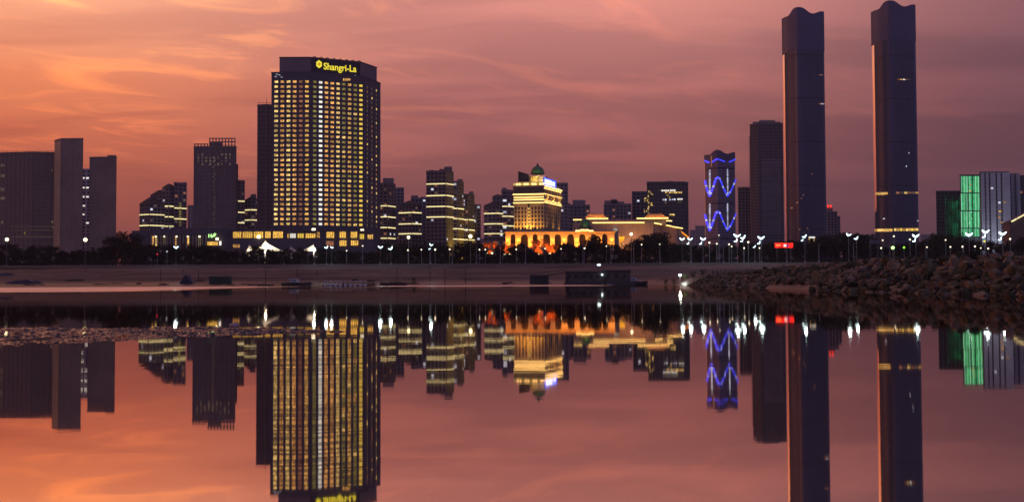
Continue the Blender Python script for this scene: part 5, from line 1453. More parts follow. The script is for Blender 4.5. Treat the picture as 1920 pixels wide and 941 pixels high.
# trees floodlit orange before the arcade
for i, (px, py, pb, pw) in enumerate([(918, 452, 476, 2600), (951, 456, 478, 2600), (1010, 448, 478, 6000), (1035, 456, 477, 3800)]):
    Y = 610.0; zz = Z(px, 480, Y) - 4; h = Z(px, py, Y) - zz
    lb = ['floodlit orange tree at the free end of the arcade', 'floodlit orange tree below the first arches of the arcade', 'brightest floodlit orange tree before the middle arches', 'floodlit orange tree with two lamps beside the brightest one'][i]
    t_ = tree(lb, X(px, Y), Y, GZ, Z(px, py, Y) - GZ, 0.62, crowns_warm[i % 2], 'floodlit trees before the arcade', 'floodlit_tree')
    for dx_ in ((-1.6, 1.6) if i != 2 else (0,)):
        ld = bpy.data.lights.new('tree_uplight', 'SPOT'); ld.energy = pw * (3 if i != 2 else 4); ld.color = s2l((255, 120, 24)); ld.spot_size = R(120); ld.spot_blend = 0.7; ld.shadow_soft_size = 0.3
        fx = thing('tree_floodlight', ['small floodlight of the pair below the orange tree at the free end', 'small floodlight of the pair below the orange tree by the first arches', 'small floodlight below the brightest orange tree', 'small floodlight of the pair below the last orange tree'][i], 'floodlight', (X(px, Y) + dx_, Y - 6.5, Z(px, pb, Y - 6.5)), 'floodlights below the trees')
        m_ = MB(); q = fx.location; m_.lathe(q.x, q.y, [(0.0, q.z), (0.55, q.z + 0.1), (0.65, q.z + 0.7), (0.0, q.z + 0.85)], 10); m_.build('lens', LAMP_WARM, fx)
        m_ = MB(); m_.tube([(q.x, q.y, GZ), (q.x, q.y, q.z)], 0.12, 6); m_.build('post', metal_dark, fx)
        lo = bpy.data.objects.new('tree_uplight', ld); col.objects.link(lo); lo.parent = fx; lo.location = (0, 0.2, 1.2)
        lo.rotation_euler = (Vector((X(px, Y), Y - 1, Z(px, 458, Y))) - Vector((q.x, q.y, q.z + 1.2))).to_track_quat('-Z', 'Y').to_euler()

# ================================================================== LAMPS
def bird_mesh():
    """a gull with raised wings, seen from the front: two swept blades and a body"""
    mb = MB()
    for s in (-1, 1):
        P2 = [(0, 0, 0.08), (0.5 * s, -0.05, 0.42), (1.0 * s, -0.05, 0.66), (0.84 * s, 0.1, 0.24), (0.45 * s, 0.15, -0.14), (0, 0.1, -0.36)]
        k = len(P2)
        vs_ = [(x, y_ - 0.14, z) for x, y_, z in P2] + [(x, y_ + 0.14, z) for x, y_, z in P2]
        fs_ = [tuple(range(k)), tuple(range(k, 2 * k))[::-1]] + [(i, k + i, k + (i + 1) % k, (i + 1) % k) for i in range(k)]
        mb.add(vs_, fs_)
    mb.tube([(0, -0.3, -0.02), (0, 0, -0.06), (0, 0.5, -0.1)], [0.05, 0.16, 0.04], 6)
    return mb.mesh('bird_lantern', LAMP_COLD)
BIRD = bird_mesh()
pole_b = MB(); pole_b.tube([(0, 0, 0), (0, 0, 0.12), (0, 0, 0.8), (0, 0, 1.0)], [0.020, 0.016, 0.012, 0.009], 8); POLE = pole_b.mesh('pole', metal_grey)
foot_b = MB(); foot_b.lathe(0, 0, [(0.4, 0), (0.4, 0.3), (0.22, 0.6), (0.0, 0.6)], 8); FOOT = foot_b.mesh('base', metal_grey)
def bird_lamp(label, px, py, Y, span, tilt=0.0, group='bird lamps along the promenade', second=None):
    p = at(px, py, Y); h = p.z - GZ
    o = thing('bird_street_lamp', label, 'street lamp', (p.x, Y, GZ), group)
    for nm, me, loc, sc_2, rt_ in (('pole', POLE, (0, 0, 0), (h * 0.55, h * 0.55, h), (0, 0, 0)), ('base', FOOT, (0, 0, 0), (1, 1, 1), (0, 0, 0)), ('bird_lantern', BIRD, (0, 0, h), (span / 2.5,) * 3, (0, tilt, 0))):
        c_ = bpy.data.objects.new(nm, me); col.objects.link(c_); c_.parent = o; c_.location = loc; c_.scale = sc_2; c_.rotation_euler = rt_
    ld = bpy.data.lights.new('lantern_light', 'POINT'); ld.energy = 500; ld.color = (0.7, 0.95, 1.0); ld.shadow_soft_size = 0.6
    lo = bpy.data.objects.new('lantern_light', ld); col.objects.link(lo); lo.parent = o; lo.location = (0, -0.3, h + 1.6)
    if second:
        q = at(second[0], second[1], Y)
        c_ = bpy.data.objects.new('bird_lantern', BIRD); col.objects.link(c_); c_.parent = o; c_.location = (q.x - p.x, -0.4, q.z - GZ); c_.scale = (span / 4.2,) * 3; c_.rotation_euler = (0, -0.7, 0)
        m_ = MB(); m_.tube([(p.x, Y, q.z - 0.5), (q.x, Y - 0.4, q.z - 0.1)], 0.08, 5); m_.build('arm', metal_grey, o)
    return o
single = 'street lamp topped by one glowing white bird'
double = 'street lamp with a large and a small glowing bird'
for (px, py, sp, ti, sec) in [(330, 464.5, 2.6, 0, None), (713, 464, 2.8, 0.1, None), (733, 466.5, 2.8, -0.5, None), (808, 459.5, 2.2, 0.3, (806, 467)), (612, 464.5, 2.2, -0.3, None), (622, 464.5, 1.8, 0.3, None), (589, 465.5, 1.5, 0.4, None),
                              (1279, 449, 2.8, 0, None), (1294, 449, 2.8, 0, (1290, 457)), (1318, 449, 3.2, 0.1, (1314, 457)), (1382, 443, 4.0, 0.05, (1380, 452)), (1394, 446, 3.2, -0.5, (1391, 452)), (1427, 447, 3.8, 0, (1423, 456)), (1415, 463, 1.8, -0.7, None), (1509, 444, 2.6, -0.5, (1504, 451)), (1591, 441, 2.8, 0.2, None), (1606, 447.5, 2.6, -0.5, None), (1717, 443.5, 3.8, 0, (1714, 452)), (1817, 441, 4.0, 0, None), (1848, 435.5, 4.0, 0, (1845, 444)), (1880, 439, 4.2, 0, (1875, 449))]:
    bird_lamp((double if sec else single) + ', before ' + mark(px), px, py, 432 + rt.uniform(-2, 3), sp, ti, ('street lamps with two birds before ' if sec else 'street lamps with one bird before ') + mark(px), sec)
# plain unlit posts in the same row
for px in (806, 848, 893, 938, 985, 1093, 1145, 1188, 1237, 1296, 1356, 1415, 1475, 1535, 1600, 1668, 1735, 1806, 1880):
    Y = 428; h = Z(px, 458 + rt.uniform(-2, 4), Y) - GZ
    z0 = max(ground_z(X(px, Y), Y), 0)
    o = thing('lamp_post', 'plain grey unlit post at the trees before ' + mark(px), 'post', (X(px, Y), Y, z0), 'unlit posts before ' + mark(px))
    c_ = bpy.data.objects.new('pole', POLE); col.objects.link(c_); c_.parent = o; c_.scale = (9, 9, h + GZ - z0)
    c_ = bpy.data.objects.new('base', FOOT); col.objects.link(c_); c_.parent = o
    m_ = MB(); x_ = X(px, Y); m_.tube([(x_, Y, GZ + h - 0.2), (x_ + 0.5, Y, GZ + h + 0.35), (x_ + 1.3, Y, GZ + h + 0.4)], 0.07, 5); m_.build('bracket', metal_grey, o)
def globe_lamp(label, px, py, Y, r_, mat, group=None):
    p = at(px, py, Y)
    o = thing('globe_lamp', label, 'lamp', (p.x, Y, GZ), group)
    m_ = MB(); m_.lathe(p.x, Y, [(0.02, p.z - r_)] + [(r_ * math.cos(a * math.pi / 8), p.z + r_ * math.sin(a * math.pi / 8)) for a in range(-3, 4)] + [(0.02, p.z + r_)], 12); m_.build('globe', mat, o, smooth=True)
    c_ = bpy.data.objects.new('pole', POLE); col.objects.link(c_); c_.parent = o; c_.scale = (6, 6, p.z - GZ)
    return o
for (px, py, r_, m, lb) in [(13, 449, 0.75, LAMP_WARM, 'yellow globe lamp before the unfinished building'), (160, 449.5, 0.85, LAMP_WARM, 'yellow globe lamp between the two blank towers'), (766, 445, 0.7, LAMP_WARM, 'warm globe lamp before the gable roofed apartments'), (882, 443, 0.8, LAMP_WARM, 'warm globe lamp before the lowest terraced apartments'), (1183.5, 439, 0.65, LAMP_WARM, 'white globe lamp before the rose palace wall'), (295, 476.5, 0.3, LAMP_REDPT, 'small red signal lamp before the colonnade hall'), (313, 471.5, 0.4, W_COOL, 'small pale lamp beside the single bird lamp')]:
    globe_lamp(lb, px, py, 440, r_, m)
small = [(650, 470), (680, 461), (765, 469), (790, 468), (816, 468), (843, 467.5), (899, 468), (910, 468), (1096, 465.5), (1137, 461.5), (1203, 458.5), (1237, 458), (1330, 455), (1344, 457), (1403, 454), (1424, 465), (1395, 465), (1348, 441), (1655, 450.5), (1676, 443), (1652, 465), (1706, 449), (1738, 463.5), (1773, 450), (1782, 463), (1805, 462.5), (1828, 462), (1839, 465), (1853, 466), (1894, 448), (968, 467.5), (1022, 466), (1052, 466.5), (1372, 462), (1367, 458)]
for (px, py) in small:
    globe_lamp('small white point lamp among the trees before ' + mark(px), px, py, 441, 0.28 + 0.12 * rt.random(), LAMP_POINT, 'small lamps before ' + mark(px))
globe_lamp('large greenish white lamp low among trees before the second skyscraper', 1674, 464.5, 440, 0.75, LAMP_GREENISH); globe_lamp('small green lamp beside the large greenish one', 1695, 464, 440, 0.45, glow('lamp_green', (150, 255, 60), 2.0)); globe_lamp('small yellow lamp below the paired birds by the fin block', 1846, 452.5, 440, 0.42, glow('lamp_yell', (235, 215, 60), 1.6))

# red LED screen among the trees
sc2 = thing('led_screen', 'red glowing advertising screen above the trees at the ribbed tower', 'screen', (X(1469, 438), 438, GZ))
p, q = at(1453, 455.5, 438), at(1487, 464.5, 438)
mb = MB(); mb.box(p.x, 438, q.z, q.x, 438.5, p.z); mb.build('panel', glow('screen_red', (255, 36, 24), 1.3, 0, True, 0.7, 0.9), sc2)
mb = MB(); mb.box(p.x + (q.x - p.x) * 0.48, 437.8, q.z + 0.5, p.x + (q.x - p.x) * 0.62, 437.95, q.z + 1.6); mb.build('picture_patch', W_WHITE, sc2)
mb = MB(); mb.box(p.x + (q.x - p.x) * 0.04, 437.8, q.z + 0.8, p.x + (q.x - p.x) * 0.3, 437.95, p.z - 0.7); mb.build('picture_patch', glow('screen_orange', (255, 120, 60), 1.8), sc2)
mb = MB(); mb.box(p.x + (q.x - p.x) * 0.66, 437.8, q.z + 0.4, p.x + (q.x - p.x) * 0.74, 437.95, q.z + 1.5); mb.build('picture_patch', glow('screen_violet', (90, 40, 140), 1.0), sc2)
for xx in (p.x + 1, q.x - 1):
    mb = MB(); mb.tube([(xx, 438.3, GZ), (xx, 438.3, q.z)], 0.2, 6); mb.build('post', metal_dark, sc2)
# lit gate by the first skyscraper
gt = thing('lit_gate', 'small cream lit gate frame behind the trees at the skyscraper foot', 'gate', (X(1523, 520), 520, GZ))
for (a, b2, y0, y1) in ((1517, 1519.5, 445, 454), (1525.5, 1528, 445, 454), (1517, 1528, 443.5, 446.5)):
    p, q = at(a, y0, 520), at(b2, y1, 520); mb = MB(); mb.box(p.x, 520 if y1 > 450 else 519.8, q.z, q.x, 520.6, p.z); mb.build('lit_panel', W_WHITE if y1 < 450 else W_BRIGHT, gt)
for a in (1518, 1527):
    p = at(a, 454, 520); mb = MB(); mb.box(p.x - 0.4, 520.05, GZ, p.x + 0.4, 520.5, p.z); mb.build('post', cream, gt)
# tall sign board on two legs
bb = thing('signboard', 'unlit blue grey signboard on two tall posts before the second skyscraper', 'signboard', (X(1640, 426), 426, GZ - 0.5))
for a in (1632.5, 1646.5):
    p = at(a, 450, 426); mb = MB(); mb.box(p.x - 0.25, 426, ground_z(p.x, 426), p.x + 0.25, 426.4, Z(a, 452, 426)); mb.build('post', metal_dark, bb)
p, q = at(1631, 450, 426), at(1648, 457, 426); mb = MB(); mb.box(p.x, 425.6, q.z, q.x, 425.95, p.z); mb.build('board', surf('board_blue', (0.14, 0.14, 0.2), 0.6, 0.3), bb)

# ================================================================== ON THE BANK: BOATS, POLES, PEOPLE
def gp(px, Y): 
    x = X(px, Y, 520); return x, Y, ground_z(x, Y)
for i, (px, py, Y) in enumerate([(301, 506, 345), (498, 500, 330), (557, 506, 336), (594, 507, 362), (744, 503, 326), (806, 500, 335), (834, 503, 322), (873, 502, 330)]):
    x, Y, z0 = gp(px, Y); z0 = max(-0.6, z0 - 0.2); zt = Z(px, py, Y)
    o = thing('mooring_pole', 'thin bare wooden pole standing on the sand by the water', 'pole', (x, Y, z0), 'poles on the sand')
    m_ = MB(); m_.tube([(x, Y, z0), (x + 0.03, Y, (z0 + zt) / 2), (x - 0.04, Y, zt)], [0.13, 0.11, 0.09], 7); m_.build('shaft', wood_dark, o)
    m_ = MB(); m_.lathe(x - 0.04, Y, [(0.14, zt), (0.14, zt + 0.12), (0, zt + 0.2)], 7); m_.build('cap', metal_dark, o)
# goal-like frame
o = thing('pole_frame', 'rectangular frame of three thin poles on the sand above the dark tent', 'frame', gp(353, 352))
for px in (343, 372):
    x, Y, z0 = gp(px, 352); m_ = MB(); m_.tube([(x, Y, z0 - 0.2), (x, Y, Z(px, 505, Y))], 0.1, 6); m_.build('post', wood_dark, o)
m_ = MB(); m_.tube([(X(342, 352), 352, Z(342, 505, 352)), (X(373, 352), 352, Z(373, 505, 352))], 0.09, 6); m_.build('crossbar', wood_dark, o)

def hull(mb, L, W, H, bow=0.35, sheer=0.25, seg=12):
    """boat hull along x, keel at z = 0"""
    rows = []
    for i in range(seg + 1):
        f = i / seg; wv = W / 2 * (1 - max(0, (f - (1 - bow)) / bow) ** 2) * (0.86 + 0.14 * min(1, f * 5))
        x = -L / 2 + L * f; zt = H * (1 + sheer * max(0, (f - 0.5) * 2) ** 2)
        rows.append([(x, -wv, zt), (x, -wv * 0.82, H * 0.35), (x, -wv * 0.35, 0), (x, wv * 0.35, 0), (x, wv * 0.82, H * 0.35), (x, wv, zt)])
    vs_ = [p for r_ in rows for p in r_]; fs_ = []
    for i in range(seg):
        for k in range(5): fs_.append((i * 6 + k, i * 6 + k + 1, (i + 1) * 6 + k + 1, (i + 1) * 6 + k))
        fs_.append((i * 6 + 5, i * 6, (i + 1) * 6, (i + 1) * 6 + 5))
    fs_.append(tuple(range(6))[::-1]); fs_.append(tuple(range(seg * 6, seg * 6 + 6)))
    mb.add(vs_, fs_)
def local_part(mb, name, mat, parent, smooth=False):
    me = mb.mesh(name, mat, (0, 0, 0), smooth); o = bpy.data.objects.new(name, me); col.objects.link(o); o.parent = parent; return o
def motor_boat(label, px, Y, L, rz, cab=True, hm=None):
    o = thing('motor_boat', label, 'boat', (X(px, Y, 530), Y, -0.15), None, rz)
    m_ = MB(); hull(m_, L, L * 0.3, L * 0.12); local_part(m_, 'hull', hm or metal_dark, o)
    m_ = MB(); m_.box(-L * 0.3, -L * 0.11, L * 0.11, L * 0.12, L * 0.11, L * 0.14); local_part(m_, 'deck', wood_dark, o)
    if cab:
        m_ = MB(); m_.prism([(-L * 0.22, -L * 0.1), (L * 0.1, -L * 0.1), (L * 0.1, L * 0.1), (-L * 0.22, L * 0.1)], L * 0.14, L * 0.24, [(-L * 0.2, -L * 0.09), (L * 0.03, -L * 0.09), (L * 0.03, L * 0.09), (-L * 0.2, L * 0.09)]); local_part(m_, 'cabin', white_paint, o)
        for k in range(3):
            m_ = MB(); m_.box(-L * 0.17 + k * L * 0.06, -L * 0.1005 - 0.02, L * 0.17, -L * 0.13 + k * L * 0.06, -L * 0.09, L * 0.215); local_part(m_, 'window', glass_dark, o)
        m_ = MB(); m_.box(-L * 0.24, -L * 0.11, L * 0.245, L * 0.05, L * 0.11, L * 0.262); local_part(m_, 'cabin_roof', white_paint, o)
    m_ = MB(); m_.tube([(-L * 0.28, 0, L * 0.12), (-L * 0.28, 0, L * 0.3)], 0.05, 6); local_part(m_, 'mast', metal_grey, o)
    for s in (-1, 1):
        m_ = MB(); m_.tube([(L * 0.12, s * L * 0.1, L * 0.2), (L * 0.3, s * L * 0.09, L * 0.22), (L * 0.42, s * L * 0.03, L * 0.23)], 0.035, 5); local_part(m_, 'rail', metal_grey, o)
    return o
motor_boat('small dark open boat with a mast moored by the tall pole', 498, 316, 5.2, 0.15, False)
motor_boat('white cabined motor boat moored near the tall pole', 556, 315, 9.5, 0.1)
motor_boat('low dark boat pulled up beside the white boat pontoon', 737, 318, 9.0, 3.0, False)
motor_boat('dark blue boat lying on the sand before the colonnade hall', 480, 326, 5.6, 0.3, False, tarp_blue)
motor_boat('pale small boat moored beside the dark houseboat', 1146, 306, 2.8, 0.6, False, white_paint)
motor_boat('long dark boat behind the stern of the houseboat', 1190, 318, 9.0, 0.2, True, metal_dark)
# pontoon with pedal boats
pn = thing('pontoon', 'low dark pontoon where the white pedal boats lie', 'pontoon', (X(650, 318), 318, 0))
m_ = MB(); x0, x1 = X(606, 318), X(702, 318); m_.box(x0, 317, -0.2, x1, 320, 0.35); m_.build('deck', wood_dark, pn)
for k in range(6):
    xx = x0 + 0.5 + k * (x1 - x0 - 1) / 5; m_ = MB(); m_.tube([(xx, 320.2, -0.8), (xx, 320.2, 1.3)], 0.09, 6); m_.build('pile', wood_dark, pn)
def pedal_boat():
    o = thing('pedal_boat', 'white pedal boat with a small awning tied along the pontoon', 'boat', (0, 0, 0), 'pedal boats at the pontoon')
    m_ = MB(); hull(m_, 2.0, 1.1, 0.45); local_part(m_, 'hull', white_paint, o)
    m_ = MB(); m_.prism([(-0.75, -0.5), (0.45, -0.5), (0.45, 0.5), (-0.75, 0.5)], 1.45, 1.58, [(-0.6, -0.4), (0.3, -0.4), (0.3, 0.4), (-0.6, 0.4)]); local_part(m_, 'awning', white_paint, o)
    for s in (-1, 1):
        m_ = MB(); m_.tube([(-0.6, s * 0.4, 0.4), (-0.6, s * 0.42, 1.45)], 0.03, 5); local_part(m_, 'awning_post', metal_grey, o)
        m_ = MB(); m_.tube([(0.35, s * 0.4, 0.4), (0.3, s * 0.42, 1.45)], 0.03, 5); local_part(m_, 'awning_post', metal_grey, o)
    m_ = MB(); m_.box(-0.55, -0.4, 0.42, -0.25, 0.4, 0.75); local_part(m_, 'seat', white_paint, o)
    return o
pb0 = pedal_boat()
for k in range(9):
    o = pb0 if k == 0 else copy_tree(pb0)
    o.location = (X(612 + k * 9.2, 315.5) , 315.4 + rt.uniform(-0.3, 0.3), -0.1); o.rotation_euler.z = R(80) + rt.uniform(-0.2, 0.2)
# houseboat
hbx, hbY = X(1115, 306), 306.0
hb = thing('houseboat', 'long dark two part houseboat moored at the bank with a lamp mast', 'boat', (hbx, hbY, 0))
xl, xr = X(1058, hbY), X(1190, hbY)
m_ = MB(); m_.box(xl, hbY, -0.3, xr, hbY + 5, 0.7); m_.build('hull', metal_dark, hb)
for a, b2, py in ((1060, 1130, 510), (1131, 1182, 508)):
    m_ = MB(); m_.box(X(a, hbY), hbY + 0.5, 0.7, X(b2, hbY), hbY + 4.6, Z(a, py, hbY)); cb = m_.build('cabin', surf('cabin_brown' + str(a), (0.13, 0.10, 0.095), 0.8, 0.3, 0.4, 0.8), hb)
    m_ = MB(); m_.box(X(a - 1, hbY), hbY + 0.1, Z(a, py, hbY), X(b2 + 1, hbY), hbY + 5, Z(a, py, hbY) + 0.25); m_.build('roof', metal_dark, hb)
    n_ = 5 if a == 1060 else 3
    for k in range(n_):
        p = at(a + (b2 - a) * (k + 0.6) / (n_ + 0.3), 517.5, hbY + 0.4); piece('window', hb, p, (1.0, 0.12, 1.1), glass_dark)
    m_ = MB(); p = at(a + 4, 520, hbY + 0.4); m_.box(p.x - 0.5, hbY + 0.42, 0.7, p.x + 0.4, hbY + 0.49, 2.6); m_.build('door', wood_dark, hb)
m_ = MB()
for k in range(12): 
    xx = xl + k * (xr - xl) / 11; m_.tube([(xx, hbY + 0.1, 0.7), (xx, hbY + 0.1, 1.6)], 0.03, 4)
m_.tube([(xl, hbY + 0.1, 1.6), (xr, hbY + 0.1, 1.6)], 0.03, 4); m_.build('railing', metal_dark, hb)
p = at(1123, 496.5, hbY + 2); m_ = MB(); m_.tube([(p.x, hbY + 2, Z(1123, 510, hbY)), (p.x, hbY + 2, p.z)], 0.08, 6); m_.build('lamp_mast', metal_dark, hb)
m_ = MB(); m_.lathe(p.x, hbY + 2, [(0.0, p.z - 0.25), (0.5, p.z - 0.2), (0.62, p.z), (0.4, p.z + 0.2), (0, p.z + 0.28)], 10); m_.build('lamp', LAMP_COLD, hb)
p = at(1129, 515, hbY - 0.1); m_ = MB(); m_.lathe(p.x, p.y, [(0, p.z - 0.3), (0.28, p.z - 0.15), (0.28, p.z + 0.2), (0, p.z + 0.3)], 8); m_.build('wall_lamp', LAMP_COLD, hb)
# gangway beside it
gw = thing('gangway', 'dark sloping gangway frame leading from the sand to the houseboat', 'gangway', (X(1028, 330), 330, 0))
a, b2 = at(996, 520, 330), at(1060, 511, 322)
for s in (0, 1.6):
    m_ = MB(); m_.tube([Vector((a.x, a.y + s, a.z)), Vector((b2.x, b2.y + s, b2.z))], 0.22, 6); m_.build('beam', metal_dark, gw)
    m_ = MB(); m_.tube([Vector((a.x, a.y + s, a.z + 1.3)), Vector((b2.x, b2.y + s, b2.z + 0.9))], 0.1, 5); m_.build('handrail', metal_dark, gw)
for k in range(9):
    f = k / 8; q = a.lerp(b2, f); m_ = MB(); m_.box(q.x - 0.25, q.y - 0.05, q.z - 0.3, q.x + 0.25, q.y + 1.7, q.z + 0.12); m_.build('tread', wood_dark, gw)
m_ = MB(); m_.box(a.x - 0.5, a.y - 0.4, ground_z(a.x, a.y) - 0.3, a.x + 6, a.y + 2.2, a.z + 0.9); m_.build('landing_box', metal_dark, gw)
# dark tents, tarps and crates on the sand
dt = thing('dark_tent', 'dark pitched tent on the sand under the pole frame', 'tent', gp(352, 336))
x, Y, z0 = gp(352, 336); p = at(352, 515, 336)
m_ = MB(); m_.add([(x - 2.6, Y - 1.5, z0 - 0.2), (x + 2.4, Y - 1.5, z0 - 0.2), (x + 2.4, Y + 1.5, z0 - 0.2), (x - 2.6, Y + 1.5, z0 - 0.2), (x - 0.4, Y - 1.2, p.z), (x + 0.5, Y + 1.2, p.z - 0.1)], [(0, 1, 4), (1, 2, 5, 4), (2, 3, 5), (3, 0, 4, 5), (3, 2, 1, 0)]); m_.build('canopy', tarp_blue, dt)
m_ = MB(); m_.tube([(x - 0.4, Y - 1.25, z0), (x - 0.4, Y - 1.25, p.z + 0.3)], 0.06, 5); m_.build('pole', wood_dark, dt)
for i, (px, w_, py, m, lb) in enumerate([(403, 3.4, 517, tarp_green, 'dark green tarpaulin shed on the sand'), (424, 3.4, 517, tarp_green, 'second dark green tarpaulin shed with a flap, nearer the boats')]):
    Yt = 338 if py > 510 else 380
    x, Y, z0 = gp(px, Yt); zt = Z(px, py, Y); o = thing('tarpaulin_shed', lb, 'shed', (x, Y, z0))
    m_ = MB(); m_.prism([(x - w_ / 2, Y - 1.2), (x + w_ / 2, Y - 1.2), (x + w_ / 2, Y + 1.4), (x - w_ / 2, Y + 1.4)], z0 - 0.4, max(z0 + 0.8, zt - 0.25)); m_.build('side_sheet', m, o)
    m_ = MB(); m_.prism([(x - w_ / 2 - 0.2, Y - 1.4), (x + w_ / 2 + 0.2, Y - 1.4), (x + w_ / 2 + 0.2, Y + 1.6), (x - w_ / 2 - 0.2, Y + 1.6)], max(z0 + 0.81, zt - 0.24), max(z0 + 1.2, zt + 0.1), [(x - w_ / 2 + 0.4, Y - 0.3), (x + w_ / 2 - 0.5, Y - 0.3), (x + w_ / 2 - 0.5, Y + 0.5), (x - w_ / 2 + 0.4, Y + 0.5)]); m_.build('roof_sheet', m, o)
def heap(name, label, cat, px, Y, w_, d_, h_, mat, seed, group=None):
    x, Y, z0 = gp(px, Y); z0 = max(z0, -0.05); mb = MB(); N_ = 18; vs_ = []
    for i in range(N_ + 1):
        for j in range(9):
            a, b2 = i / N_ * 2 - 1, j / 8 * 2 - 1
            e = max(0, 1 - (abs(a) ** 2.6 + abs(b2) ** 2.6)); hh = h_ * e ** 0.45 * (0.75 + 0.5 * nz(a * 3, b2 * 2, 1.0, seed)) + 0.1 * nz(a * 9, b2 * 7, 1.0, seed)
            vs_.append((x + a * w_ / 2 + 0.1 * nz(a, b2, 5, seed), Y + b2 * d_ / 2, z0 - 0.25 + hh))
    mb.add(vs_, [(i * 9 + j, (i + 1) * 9 + j, (i + 1) * 9 + j + 1, i * 9 + j + 1) for i in range(N_) for j in range(8)])
    return tag(mb.build(name, mat, smooth=False), label, cat, group)
heap('tarpaulin_heap', 'long low blue tarpaulin heap on the sand before the unfinished building', 'heap', 46, 340, 13, 4, 1.9, tarp_blue, 3)
heap('tarpaulin_heap', 'small blue tarpaulin heap higher up the bank before the unfinished building', 'heap', 10, 372, 8, 3, 1.5, tarp_blue, 5)
debris_m = surf('debris', (0.035, 0.028, 0.026), 0.85, 0.2, 0.4, 1.2)
for k in range(26):
    px = rt.choice([rt.uniform(20, 480), rt.uniform(560, 1050), rt.uniform(560, 1050), rt.uniform(200, 480)])
    heap('debris_mound', 'low dark mound of debris on the sand near the waterline', 'mound', px, 326 + rt.random() ** 2 * 26, rt.uniform(2, 8), rt.uniform(1, 2.5), rt.uniform(0.35, 0.9), debris_m, 20 + k, 'debris mounds near the waterline')
# lamp and bushes at the inlet
p = at(1275, 515.5, 262); il = thing('landing_lamp', 'bright white lamp on a short post at the inlet edge', 'lamp', (p.x, 262, 0))
m_ = MB(); m_.tube([(p.x, 262, -0.5), (p.x, 262, p.z)], 0.07, 6); m_.build('post', metal_grey, il)
m_ = MB(); m_.lathe(p.x, 262, [(0, p.z - 0.35), (0.32, p.z - 0.25), (0.42, p.z), (0.28, p.z + 0.25), (0, p.z + 0.32)], 10); m_.build('lamp_head', LAMP_COLD, il)
ld = bpy.data.lights.new('landing_light', 'POINT'); ld.energy = 420; ld.color = (0.95, 1.0, 0.85); ld.shadow_soft_size = 0.3
lo = bpy.data.objects.new('landing_light', ld); col.objects.link(lo); lo.parent = il; lo.location = (0, -0.6, p.z + 0.1)
leaf_bush = leaf_mat('leaves_bush', (0.05, 0.08, 0.03), (0.10, 0.12, 0.05))
bush_me = crown_mesh(501, 900, leaf_bush, 0.5, 0.0)
for i, (px, Yb, h, lb) in enumerate([(1284, 262.5, 1.9, 'green bush lit by the white lamp at the inlet'), (1262, 266, 1.7, 'dark bush on the unlit side of the inlet lamp'), (1248, 270, 1.8, 'dark low bush next to the inlet water'), (1300, 258, 1.9, 'dim green bush between the lit bush and the boulders'), (1318, 252, 2.0, 'dark bush among the first boulders'), (776, 330, 2.2, 'dark bush on the sand beside the low dark boat')]):
    x = X(px, Yb); z0 = max(-0.1, ground_z(x, Yb) - 0.1)
    o = thing('bush', lb, 'bush', (x, Yb, z0))
    c_ = bpy.data.objects.new('foliage', bush_me); col.objects.link(c_); c_.parent = o; c_.scale = (h * 1.1, h * 1.1, h); c_.rotation_euler.z = i
    m_ = MB(); m_.tube([(x, Yb, z0), (x + 0.05, Yb, z0 + h * 0.6)], [0.06, 0.02], 5); m_.build('stem', bark, o)
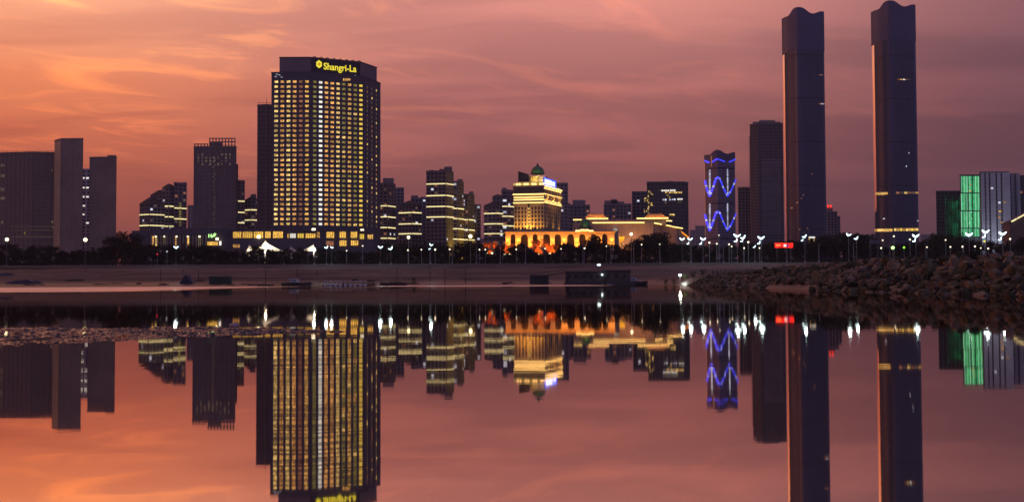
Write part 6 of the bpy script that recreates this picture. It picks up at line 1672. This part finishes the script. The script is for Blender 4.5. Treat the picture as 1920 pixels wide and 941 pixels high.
# people on the sand by the boulders
def person_mesh(pose, m):
    sk = {'pelvis': (0, 0, 0.95), 'chest': (0.02, -0.02 if pose != 2 else -0.12, 1.28), 'neck': (0.02, -0.03 if pose != 2 else -0.16, 1.48), 'head': (0.02, -0.05 if pose != 2 else -0.2, 1.62), 'top': (0.02, -0.05 if pose != 2 else -0.21, 1.73)}
    st = 0.10 if pose == 0 else (0.2 if pose == 1 else 0.13)
    fo = 0.0 if pose != 1 else 0.22
    V = [sk['pelvis'], sk['chest'], sk['neck'], sk['head'], sk['top']]
    rad = [0.15, 0.17, 0.06, 0.095, 0.06]
    E = [(0, 1), (1, 2), (2, 3), (3, 4)]
    for s in (-1, 1):
        b0 = len(V); f = fo * s
        V += [(s * 0.1, 0, 0.88), (s * st, f * 0.5, 0.48), (s * st, f, 0.08), (s * st, f - 0.16, 0.03)]; rad += [0.095, 0.065, 0.045, 0.035]
        E += [(0, b0), (b0, b0 + 1), (b0 + 1, b0 + 2), (b0 + 2, b0 + 3)]
        b0 = len(V); hx = s * (0.27 if pose != 2 else 0.16)
        V += [(s * 0.2, sk['chest'][1], 1.40), (s * 0.27, sk['chest'][1] + 0.02, 1.14), (hx, sk['chest'][1] - 0.12 - (0.14 if pose == 2 else 0), 0.92 + (0.18 if pose == 2 else 0)), (hx, sk['chest'][1] - 0.16 - (0.16 if pose == 2 else 0), 0.84 + (0.2 if pose == 2 else 0))]; rad += [0.07, 0.05, 0.04, 0.035]
        E += [(1, b0), (b0, b0 + 1), (b0 + 1, b0 + 2), (b0 + 2, b0 + 3)]
    me = bpy.data.meshes.new('person_skeleton'); me.from_pydata(V, E, [])
    o = bpy.data.objects.new('person_tmp', me); col.objects.link(o)
    o.modifiers.new('skin', 'SKIN'); sl = me.skin_vertices[0].data
    for i, r_ in enumerate(rad): sl[i].radius = (r_, r_)
    sl[0].use_root = True
    su = o.modifiers.new('sub', 'SUBSURF'); su.levels = 1
    bpy.context.view_layer.update()
    out_ = bpy.data.meshes.new_from_object(o.evaluated_get(bpy.context.evaluated_depsgraph_get()))
    bpy.data.objects.remove(o); out_.name = 'person'; out_.materials.clear(); out_.materials.append(m)
    for p_ in out_.polygons: p_.use_smooth = True
    return out_
cloth = [surf('clothes_%d' % i, c_, 0.85, 0.2, 0.2, 3) for i, c_ in enumerate([(0.04, 0.04, 0.06), (0.07, 0.05, 0.05), (0.05, 0.06, 0.07)])]
pm_ = [person_mesh(i, cloth[i]) for i in range(3)]
hair = MB(); hair.lathe(0, 0, [(0.0, 0.12), (0.07, 0.1), (0.11, 0.03), (0.105, -0.03), (0.09, -0.05)], 10); HAIR = hair.mesh('hair', metal_dark)
for i, (px, ps) in enumerate([(1336, 0), (1344, 2), (1350, 1), (1358, 0), (1362, 2), (1372, 0), (1379, 1)]):
    Y = 302 + rt.uniform(-4, 6); x = X(px, Y)
    o = bpy.data.objects.new('person', pm_[ps]); col.objects.link(o); o.location = (x, Y, ground_z(x, Y)); o.rotation_euler.z = rt.uniform(-1.5, 1.5)
    tag(o, ['person in dark clothes standing upright on the sand above the boulders', 'person in dark clothes mid stride on the sand above the boulders', 'person in dark clothes bending forward with raised hands on the sand'][ps], 'person', ['people standing on the sand', 'people striding on the sand', 'people leaning on the sand'][ps])
    hh = bpy.data.objects.new('hair', HAIR); col.objects.link(hh); hh.parent = o; hh.location = (0.02, -0.03 if ps != 2 else -0.19, 1.68)

# ================================================================== HAZE
hm_ = MB(); hm_.box(-2700, -420, -3.0, 2700, 3700, 345)
hz_m = bpy.data.materials.new('dusk_haze'); hz_m.use_nodes = True
t = NT(hz_m.node_tree); t.n.clear()
pv = t.new('ShaderNodeVolumePrincipled'); pv.inputs['Density'].default_value = 0.000085; pv.inputs['Color'].default_value = (0.80, 0.86, 1.0, 1); pv.inputs['Anisotropy'].default_value = 0.2
out = t.new('ShaderNodeOutputMaterial'); t.link(pv.outputs[0], out.inputs['Volume'])
tag(hm_.build('haze', hz_m, kind='stuff'), 'thin dusk haze hanging over the river and the city', 'haze')
